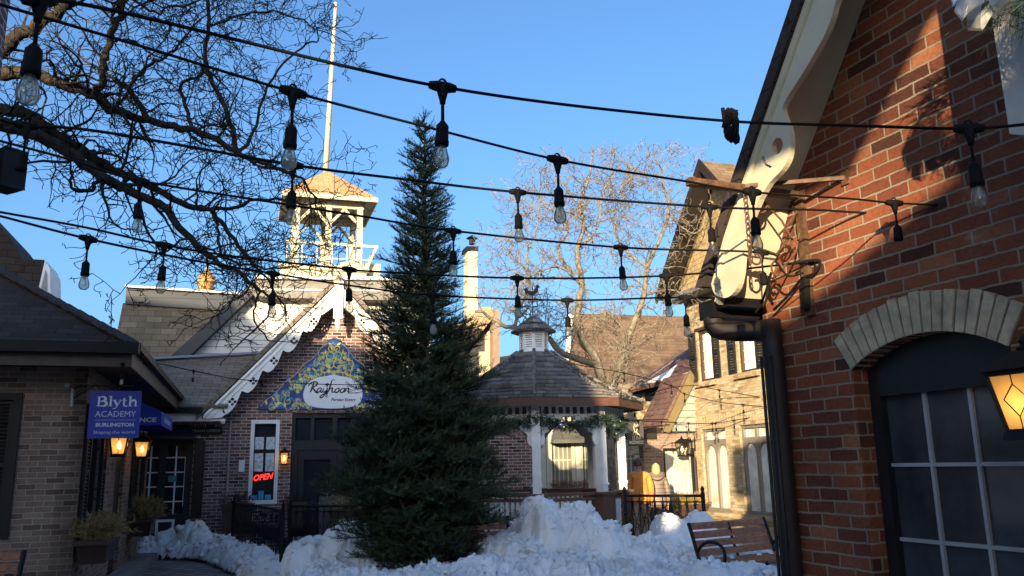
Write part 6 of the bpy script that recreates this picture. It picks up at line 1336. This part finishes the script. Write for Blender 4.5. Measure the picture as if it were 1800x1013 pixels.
    for i in range(420):
        th = rg.uniform(math.pi*.92, math.pi*2.08) if rg.random() < .75 else rg.uniform(0, 6.28); ph = rg.uniform(-.45 if longhair else -.25, 1.5)
        if math.sin(th) > .3 and ph < .55: continue
        a = hp(th, ph, 1.02); l = (.14 if longhair else .05)*k; e = Vector((.02*math.cos(th), .015*math.sin(th), -1)).normalized()*l+Vector((rg.gauss(0, .008), rg.gauss(0, .008), 0)); mid = a+e*.5+(a-hc).normalized()*.014; s_ = Vector((-math.sin(th), math.cos(th), 0))*.010*k
        m_.add([a-s_, a+s_, mid+s_, mid-s_, a+e], [(0, 1, 2, 3), (3, 2, 4)])
    m_.lathe(hc+Vector((0, -.012*k, -.01*k)), [(.088*k, -.06*k), (.096*k, -.02*k), (.094*k, .03*k), (.075*k, .075*k), (.04*k, .10*k), (0, .108*k)], 14)
    o = part('hair', m_, hairc, None, smooth=True, uv=False); o.parent = T
    # face (turned away from the photograph)
    m_ = MB()
    for s in (-1, 1): m_.lathe(Vector((.03*s*k, .105*k, 1.665*k)), [(0, -.008), (.009, 0), (0, .008)], 8)
    o = part('eyes', m_, K['black'], None, uv=False); o.parent = T
    m_ = MB(); m_.lathe(Vector((0, .115*k, 1.62*k)), [(.016, 0), (.012, .02), (.006, .05), (0, .055)], 8); m_.lathe(Vector((0, .103*k, 1.585*k)), [(0, -.006), (.022, 0), (0, .006)], 8)
    o = part('nose_and_mouth', m_, skin, None, uv=False); o.parent = T
    T.rotation_euler = (0, 0, turn); return T
orange = plain('orange_coat', (.74, .26, .05), .8, var=.12, scale=8, bump=.3, bscale=20); 
quilt = siding('quilted_coat', (.20, .15, .115), .085, .10, rough=.55)
qt = quilt.node_tree                                                       # quilting follows the height of the coat
for l in list(qt.links):
    if l.from_node.type == 'TEX_COORD' and l.from_socket.name == 'UV': qt.links.new(l.from_node.outputs['Object'], l.to_socket)
    if l.from_node.type == 'SEPXYZ': qt.links.new(l.from_node.outputs[2], l.to_socket)
pA = at(1126, 900, 17.6); pB = at(1157, 900, 17.9)
person(Vector((pA.x, pA.y, 0)), 'person in an orange coat and short brown hair, walking away beside the gazebo', 1.75, orange, .78, plain('brown_hair', (.13, .065, .035), .6, var=.3, scale=30), False, plain('tan_trousers', (.34, .25, .17), .8, var=.1), .98, .05)
person(Vector((pB.x, pB.y, 0)), 'person in a brown quilted hooded coat with blond hair, walking away', 1.63, quilt, .74, plain('blond_hair', (.52, .36, .15), .5, var=.25, scale=30), True, plain('dark_trousers', (.03, .03, .035), .8), .97, -.05, -.14)
hd = [o for o in bpy.data.objects if o.name.startswith('person') and 'hooded' in o.get('label', '')][0]
m_ = MB(); c = Vector((0, -.06, 1.325)); 
for i in range(3): m_.tube([c+Vector((.12*math.cos(t), .075*math.sin(t)-.02*i, .06*math.cos(t)**2-.03*i+.04)) for t in [2*math.pi*j/16 for j in range(17)]], .034, 7, cap=False)
o = part('hood', m_, quilt, None, smooth=True, uv=False); o.parent = hd
# ================================================================== bare trees
def bare_tree(name, label, limbs, mat, seed, region, twig_r, dens, base, trunk_pts=None, trunk_r=None, lmax=1.0, depth_lim=3, seg=.10, subden=1.0):
    T = thing(name, label, 'tree', base); rg = random.Random(seed); tw = MB(); cnt = [0]
    x0, x1, y0, y1, Ya, Yb = region
    def ok(p):
        v = p-EYE; w_ = v.dot(_F)
        if w_ < .5: return False
        px = 900+FPX*v.dot(_R)/w_; py = 506.5-FPX*v.dot(_U)/w_
        return x0 < px < x1 and y0 < py < y1 and Ya < p.y < Yb
    def grow(p, d, L, r, lev):
        n = max(3, int(L/seg)); P = [p]; rr = [r]; kids = []
        for i in range(n):
            a = .30 if lev < 2 else .42
            d = (d+Vector((rg.gauss(0, a), rg.gauss(0, a), rg.gauss(.02, a)))).normalized(); P.append(P[-1]+d*(L/n)); rr.append(max(twig_r*.7, r*(1-.75*(i+1)/n)))
            if lev < depth_lim and rg.random() < dens*(1.0 if lev else 1.15): kids.append((P[-1], d, rr[-1], i/n))
            if not ok(P[-1]): break
        tw.tube(P, rr, 5 if r > .02 else 3, cap=False); cnt[0] += len(P)
        for (q, d0, r0, t) in kids:
            side = d0.orthogonal().normalized(); side.rotate(Matrix.Rotation(rg.uniform(0, 6.28), 3, d0)); d1 = (d0*.55+side*rg.uniform(.6, 1.2)).normalized()
            grow(q, d1, L*rg.uniform(.38, .72)*(1-.35*t), max(twig_r, r0*.62), lev+1)
    if trunk_pts: m_ = MB(); m_.tube(smoothpts(trunk_pts, 4), [trunk_r*(1-.35*i/(len(trunk_pts)*4-4)) for i in range(len(trunk_pts)*4-3)], 12); part('trunk', m_, mat, T, smooth=True)
    for pts, r0, r1, dn, Lm in limbs:
        C = [at(*p) for p in pts]; C = smoothpts(C, 5); n = len(C)
        for i in range(1, n-1): C[i] = C[i]+Vector((rg.gauss(0, .008), rg.gauss(0, .02), rg.gauss(0, .008)))
        m_ = MB(); m_.tube(C, [r0+(r1-r0)*(i/(n-1))**.8 for i in range(n)], 8, cap=True); part('limb', m_, mat, T, smooth=True)
        Lc = sum((C[i+1]-C[i]).length for i in range(n-1)); k = int(Lc*dn)
        for j in range(k):
            f = rg.uniform(.06, 1)*(n-1); i = min(int(f), n-2); p = C[i].lerp(C[i+1], f-i); d0 = (C[i+1]-C[i]).normalized(); side = d0.orthogonal().normalized(); side.rotate(Matrix.Rotation(rg.uniform(0, 6.28), 3, d0))
            d1 = (d0*rg.uniform(.2, .9)+side+Vector((0, 0, .15))).normalized(); rl = r0+(r1-r0)*(f/(n-1)); grow(p, d1, Lm*rg.uniform(.45, 1.0), min(rl*.42, .017), 1)
        grow(C[-1], (C[-1]-C[-2]).normalized(), Lm, r1*.9, 0)
    part('twigs', tw, mat, T, uv=False); print(name, 'twig points', cnt[0]); return T
Y0 = 8.7
def L(*a): return [(x, y, Y) for x, y, Y in a]
limbs = [
 (L((-70, 150, 7.05), (-20, 110, 7.05), (20, 77, 6.97), (67, 44, 6.89), (117, 7, 6.81), (150, -40, 6.72)), 0.070, 0.049, 4.1, 1.01),
 (L((-60, 130, 7.05), (20, 130, 7.05), (60, 128, 7.05), (110, 150, 7.13), (165, 165, 7.22), (200, 195, 7.30), (260, 210, 7.38), (330, 228, 7.46), (372, 242, 7.54), (420, 270, 7.63), (470, 290, 7.71), (520, 310, 7.79)), 0.072, 0.018, 6.9, 1.13),
 (L((-60, 185, 7.05), (0, 192, 7.05), (45, 200, 7.05), (90, 230, 7.05), (160, 275, 7.13), (210, 302, 7.22), (260, 325, 7.30), (330, 362, 7.38), (372, 372, 7.46), (410, 420, 7.54), (450, 470, 7.63)), 0.066, 0.016, 6.9, 0.95),
 (L((-60, 205, 6.97), (0, 213, 6.97), (60, 236, 6.89), (120, 268, 6.81), (180, 312, 6.72), (230, 336, 6.72), (290, 368, 6.72), (335, 420, 6.72), (375, 455, 6.81), (420, 482, 6.81), (458, 512, 6.81)), 0.070, 0.015, 6.9, 0.90),
 (L((172, 160, 7.22), (182, 130, 7.13), (190, 78, 7.13), (212, 28, 7.05), (226, -20, 7.05)), 0.037, 0.028, 6.9, 1.01),
 (L((418, 268, 7.63), (400, 200, 7.54), (372, 142, 7.54), (360, 105, 7.46), (366, 45, 7.46), (362, -25, 7.38)), 0.025, 0.018, 8.2, 0.90),
 (L((258, 208, 7.38), (228, 160, 7.38), (200, 140, 7.38)), 0.033, 0.016, 6.9, 0.78),
 (L((235, 142, 7.38), (262, 112, 7.30), (290, 100, 7.30), (330, 60, 7.30)), 0.020, 0.011, 11.0, 0.90),
 (L((335, 225, 7.46), (326, 180, 7.54), (318, 155, 7.63), (352, 132, 7.63), (360, 120, 7.63)), 0.021, 0.013, 9.6, 0.90),
 (L((180, 312, 6.72), (158, 332, 6.64), (132, 334, 6.64), (124, 305, 6.56)), 0.023, 0.010, 8.2, 0.68),
 (L((330, 362, 7.38), (400, 368, 7.63), (470, 350, 7.79), (540, 360, 7.87)), 0.025, 0.010, 9.6, 0.90),
 (L((372, 372, 7.46), (385, 410, 7.46), (392, 450, 7.38), (450, 470, 7.38), (520, 470, 7.38)), 0.018, 0.008, 9.6, 0.90),
 (L((420, 270, 7.63), (450, 220, 7.79), (470, 150, 7.79), (520, 90, 7.79), (560, 70, 7.79)), 0.020, 0.008, 11.0, 0.90),
 (L((365, 45, 7.46), (420, 30, 7.54), (480, 20, 7.63), (540, 40, 7.63)), 0.015, 0.008, 11.0, 0.90),
 (L((226, -5, 7.05), (270, 20, 7.13), (320, 10, 7.22), (380, -10, 7.30)), 0.016, 0.008, 11.0, 0.90),
 (L((335, 420, 6.72), (290, 440, 6.72), (262, 462, 6.72)), 0.011, 0.007, 8.2, 0.55),
 (L((458, 512, 6.81), (445, 560, 6.81), (475, 600, 6.81)), 0.010, 0.006, 8.2, 0.55),
]
bt = at(-140, 900, 7.05)
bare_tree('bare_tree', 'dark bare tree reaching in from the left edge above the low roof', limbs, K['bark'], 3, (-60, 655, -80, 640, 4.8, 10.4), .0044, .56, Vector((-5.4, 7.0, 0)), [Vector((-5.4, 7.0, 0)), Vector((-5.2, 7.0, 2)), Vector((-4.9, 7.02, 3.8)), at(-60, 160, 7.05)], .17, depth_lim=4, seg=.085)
yb = 19.0
limbs2 = [
 (L((1066, 760, yb), (1062, 700, yb), (1050, 640, yb), (1022, 590, yb), (1016, 550, yb), (1022, 500, yb), (1015, 440, yb-.2), (1026, 400, yb), (1020, 360, yb), (1035, 310, yb), (1042, 268, yb)), 0.136, 0.019, 7.2, 1.49),
 (L((1072, 700, yb), (1095, 630, yb+.2), (1110, 580, yb+.3), (1130, 525, yb+.4), (1138, 470, yb+.4), (1156, 430, yb+.5), (1176, 376, yb+.6), (1168, 330, yb+.6), (1162, 296, yb+.6)), 0.102, 0.017, 9.0, 1.49),
 (L((1046, 640, yb), (990, 622, yb-.3), (962, 594, yb-.5), (930, 580, yb-.6), (890, 574, yb-.7), (858, 556, yb-.8)), 0.085, 0.043, 5.4, 1.38),
 (L((905, 572, yb-.7), (914, 540, yb-.7), (930, 500, yb-.6), (926, 450, yb-.6), (942, 405, yb-.5), (950, 350, yb-.5)), 0.043, 0.015, 10.8, 1.38),
 (L((1020, 500, yb), (1000, 480, yb-.2), (975, 470, yb-.3), (938, 482, yb-.5), (908, 512, yb-.6)), 0.038, 0.014, 10.8, 1.15),
 (L((1000, 480, yb), (980, 440, yb+.2), (1000, 400, yb+.4), (960, 360, yb+.5), (940, 330, yb+.5)), 0.030, 0.013, 12.6, 1.26),
 (L((1105, 592, yb+.3), (1080, 560, yb+.1), (1062, 550, yb), (1030, 562, yb-.3)), 0.034, 0.015, 10.8, 1.03),
 (L((1138, 518, yb+.4), (1160, 512, yb+.2), (1182, 510, yb), (1206, 520, yb)), 0.030, 0.014, 9.0, 0.92),
 (L((1138, 470, yb+.4), (1100, 440, yb+.6), (1080, 400, yb+.8), (1085, 350, yb+.9), (1110, 310, yb+1)), 0.034, 0.013, 12.6, 1.38),
 (L((1176, 376, yb+.6), (1200, 400, yb+.5), (1225, 410, yb+.4), (1245, 380, yb+.4)), 0.025, 0.012, 10.8, 1.03),
 (L((1015, 440, yb), (1050, 400, yb-.3), (1060, 340, yb-.4), (1085, 300, yb-.4)), 0.025, 0.012, 12.6, 1.26),
 (L((1095, 630, yb+.2), (1130, 600, yb), (1160, 590, yb-.1)), 0.025, 0.010, 9.0, 0.80),
 (L((945, 350, yb-.5), (905, 400, yb-.6), (880, 440, yb-.6)), 0.017, 0.010, 12.6, 0.92),
 (L((1062, 690, yb), (1085, 660, yb-.4), (1090, 610, yb-.5), (1060, 580, yb-.6)), 0.025, 0.010, 12.6, 0.92),
]
tb = at(1068, 760, yb)
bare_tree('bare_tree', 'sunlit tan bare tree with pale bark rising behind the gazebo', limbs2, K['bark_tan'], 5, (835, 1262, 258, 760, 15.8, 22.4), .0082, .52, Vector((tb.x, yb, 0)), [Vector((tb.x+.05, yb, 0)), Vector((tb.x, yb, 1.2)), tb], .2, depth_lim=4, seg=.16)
# ================================================================== festoon lights
def festoon(label, pts, socks, r=.0085, group='festoon light strings over the court', sc=1.0):
    C = smoothpts([at(*p) for p in pts], 8); T = thing('festoon_lights', label, 'string lights', C[0], group)
    m_ = MB(); m_.tube(C, r, 6); part('cable', m_, K['rubber'], T, smooth=True)
    for s in socks:
        px = s[0]; dead = len(s) > 1 and s[1] == 'x'
        best = None
        for i in range(len(C)-1):
            def sx(p): v = p-EYE; return 900+FPX*v.dot(_R)/v.dot(_F)
            a, b = sx(C[i]), sx(C[i+1])
            if min(a, b) <= px <= max(a, b): best = C[i].lerp(C[i+1], (px-a)/(b-a) if b != a else 0); dv = (C[i+1]-C[i]).normalized(); break
        if best is None: continue
        p = best; Z = Vector((0, 0, 1)); m_ = MB()
        m_.tube([p-dv*.042*sc, p-dv*.02*sc, p+dv*.02*sc, p+dv*.042*sc], [.012*sc, .017*sc, .017*sc, .012*sc], 8)
        m_.lathe(p-Z*.055*sc, [(.0085*sc, 0), (.0095*sc, .01*sc), (.020*sc, .05*sc), (.016*sc, .058*sc)], 8); m_.tube([p+Z*.014*sc+dv*(.011*sc*math.cos(t))+Z*(.011*sc*math.sin(t)) for t in [math.pi*j/6 for j in range(7)]], .0035*sc, 4)
        m_.tube([p-Z*.05*sc, p-Z*.112*sc], .0052*sc, 6); tilt = Vector((random.uniform(-.05, .05), random.uniform(-.05, .05), -1)).normalized()
        q = p-Z*.108*sc; m_.lathe(q, [(.006*sc, 0), (.010*sc, .006*sc), (.0185*sc, .016*sc), (.0195*sc, .06*sc), (.0215*sc, .064*sc), (.0205*sc, .078*sc), (0, .0781*sc)], 10, tilt)
        so = part('socket', m_, K['rubber'], T, smooth=True, uv=False, at_=p)
        if dead: continue
        b0 = q+tilt*.076*sc; m_ = MB(); m_.lathe(b0, [(.013*sc, 0), (.0155*sc, .010*sc), (.0225*sc, .034*sc), (.0245*sc, .046*sc), (.0225*sc, .058*sc), (.014*sc, .068*sc), (0, .071*sc)], 14, tilt); part('bulb', m_, K['bulb_glass'], so, smooth=True, uv=False)
        m_ = MB(); ex = tilt.orthogonal().normalized()
        for sg in (-1, 1): m_.tube([b0, b0+tilt*.018*sc+ex*(.006*sg*sc), b0+tilt*.046*sc+ex*(.0075*sg*sc)], .0016*sc, 4)
        m_.tube([b0+tilt*.046*sc-ex*.0075*sc, b0+tilt*.05*sc, b0+tilt*.046*sc+ex*.0075*sc], .0012*sc, 4); m_.lathe(b0, [(.006*sc, 0), (.005*sc, .016*sc), (0, .02*sc)], 6, tilt); part('filament', m_, plain('filament', (.42, .35, .22), .4, metal=.5) if 'fil' not in K else K['fil'], so, uv=False)
K['fil'] = plain('filament_wire', (.42, .35, .22), .4, metal=.5)
festoon('nearest string of bulbs, its cable sagging across the top of the sky', [(-60, -25, 1.55), (40, -2, 1.65), (130, 5, 1.75), (300, 42, 1.9), (600, 115, 2.15), (778, 153, 2.3), (1000, 185, 2.5), (1280, 213, 2.65), (1500, 221, 2.5), (1700, 226, 2.4), (1830, 216, 2.3)], [(70,), (778,), (1703,)], .0052)
festoon('second string of bulbs running from the top left corner to the red brick gable', [(-60, -12, 1.9), (0, 8, 2.0), (250, 82, 2.2), (515, 162, 2.4), (760, 226, 2.75), (980, 281, 3.0), (1200, 318, 3.2), (1325, 338, 3.3), (1500, 350, 3.6), (1570, 357, 3.8), (1690, 362, 3.76)], [(515,), (980,), (1322,), (1572, 'x')], .0048)
festoon('third string of bulbs from the loudspeaker to the red brick gable', [(-40, 204, 2.8), (0, 211, 2.9), (47, 221, 3.0), (180, 232, 3.05), (515, 290, 3.2), (700, 314, 3.6), (910, 338, 3.9), (1245, 364, 4.1), (1430, 369, 4.2), (1545, 374, 4.15), (1690, 358, 3.76)], [(47, 'x'), (515,), (910,), (1247,), (1546, 'x')], .0062)
festoon('fourth string of bulbs crossing the fir and dipping to the iron bracket', [(-40, 238, 3.4), (0, 248, 3.5), (128, 282, 3.6), (248, 318, 3.7), (500, 359, 3.9), (640, 381, 4.1), (797, 406, 4.3), (1090, 435, 4.6), (1338, 444, 4.5), (1365, 462, 4.5), (1385, 485, 4.5), (1412, 480, 4.5)], [(246,), (797,), (1091,), (1338, 'x')], .0062)
festoon('fifth string of bulbs, the upper of the close pair at the left edge', [(-40, 365, 3.8), (0, 373, 3.9), (150, 400, 4.0), (289, 431, 4.1), (420, 452, 4.3), (600, 472, 4.6), (650, 477, 4.65), (909, 489, 5.0), (1170, 485, 4.9), (1400, 463, 4.6), (1430, 462, 4.55), (1432, 480, 4.55)], [(289,), (614,), (909,), (1171,)], .0062)
festoon('sixth string of bulbs, the lower of the close pair at the left edge', [(-40, 372, 3.7), (0, 380, 3.8), (155, 420, 3.9), (335, 457, 4.2), (480, 481, 4.6), (600, 500, 5.0), (761, 519, 5.2), (997, 528, 5.6), (1200, 523, 5.2), (1340, 530, 4.9)], [(155,), (480,), (761,), (997,), (1204,)], .0062)
festoon('far string of small bulbs from the low dark eave to the painted sign', [(212, 640, 9.8), (280, 640, 12), (340, 652, 13.5), (430, 668, 15), (575, 676, 16), (700, 676, 16.5)], [(216,), (340,), (575,)], .008, 'far festoon light strings')
festoon('far string of small bulbs from the gazebo roof to the yellow brick house', [(965, 618, 15.0), (1000, 638, 15.5), (1097, 656, 16.5), (1180, 678, 17), (1205, 693, 17.5), (1265, 707, 18), (1308, 712, 18.2), (1350, 716, 18)], [(1097,), (1180,), (1203,), (1306,)], .008, 'far festoon light strings')
festoon('far string of small bulbs along the shop gutter below the yellow brick windows', [(1085, 738, 17), (1122, 740, 17.5), (1163, 742, 18.5), (1210, 744, 19), (1258, 744, 19.2), (1330, 732, 18.6), (1352, 725, 18.2)], [(1122,), (1163,), (1188,), (1210,), (1252,), (1258,), (1290,), (1328,)], .008, 'far festoon light strings')
festoon('far string of small bulbs crossing the yellow brick wall under the upper windows', [(1108, 722, 16), (1150, 690, 17), (1215, 678, 18.5), (1264, 686, 19), (1345, 700, 18.2)], [(1115,), (1264,)], .008, 'far festoon light strings')
# loose ends: a cable coil on the nearest string, a cable drop at the bracket, two lamps under the school eave
m_ = MB(); c = at(1285, 214, 2.65); rg = random.Random(2)
for i in range(7): m_.tube([c+Vector((.018*math.sin(t+i)+rg.gauss(0, .003), .01*math.cos(t), .052*math.cos(t+i*.35)-.004*i)) for t in [2*math.pi*j/14 for j in range(15)]], .0065, 5, cap=False)
m_.tube([c+Vector((-.025, 0, .05)), c+Vector((-.022, 0, .0)), c+Vector((-.028, 0, -.02))], .007, 5)
tag(part('cable_coil', m_, K['rubber'], None, uv=False), 'black coil of spare cable tied onto the nearest string', 'cable')
m_ = MB(); m_.tube(smoothpts([at(1400, 462, 4.55), at(1440, 458, 4.5), at(1432, 480, 4.52), at(1410, 490, 4.58), at(1385, 520, 4.7), at(1360, 545, 4.8)], 5), .008, 6); m_.tube(smoothpts([at(1360, 520, 4.75), at(1350, 500, 4.78), at(1356, 480, 4.75), at(1340, 530, 4.8), at(1328, 550, 4.85)], 5), .008, 6); m_.tube([at(1415, 490, 4.58), at(1418, 545, 4.6)], .03, 6)
tag(part('cable_loop', m_, K['rubber'], None, uv=False), 'loose black cable loops tied round the iron sign bracket', 'cable')
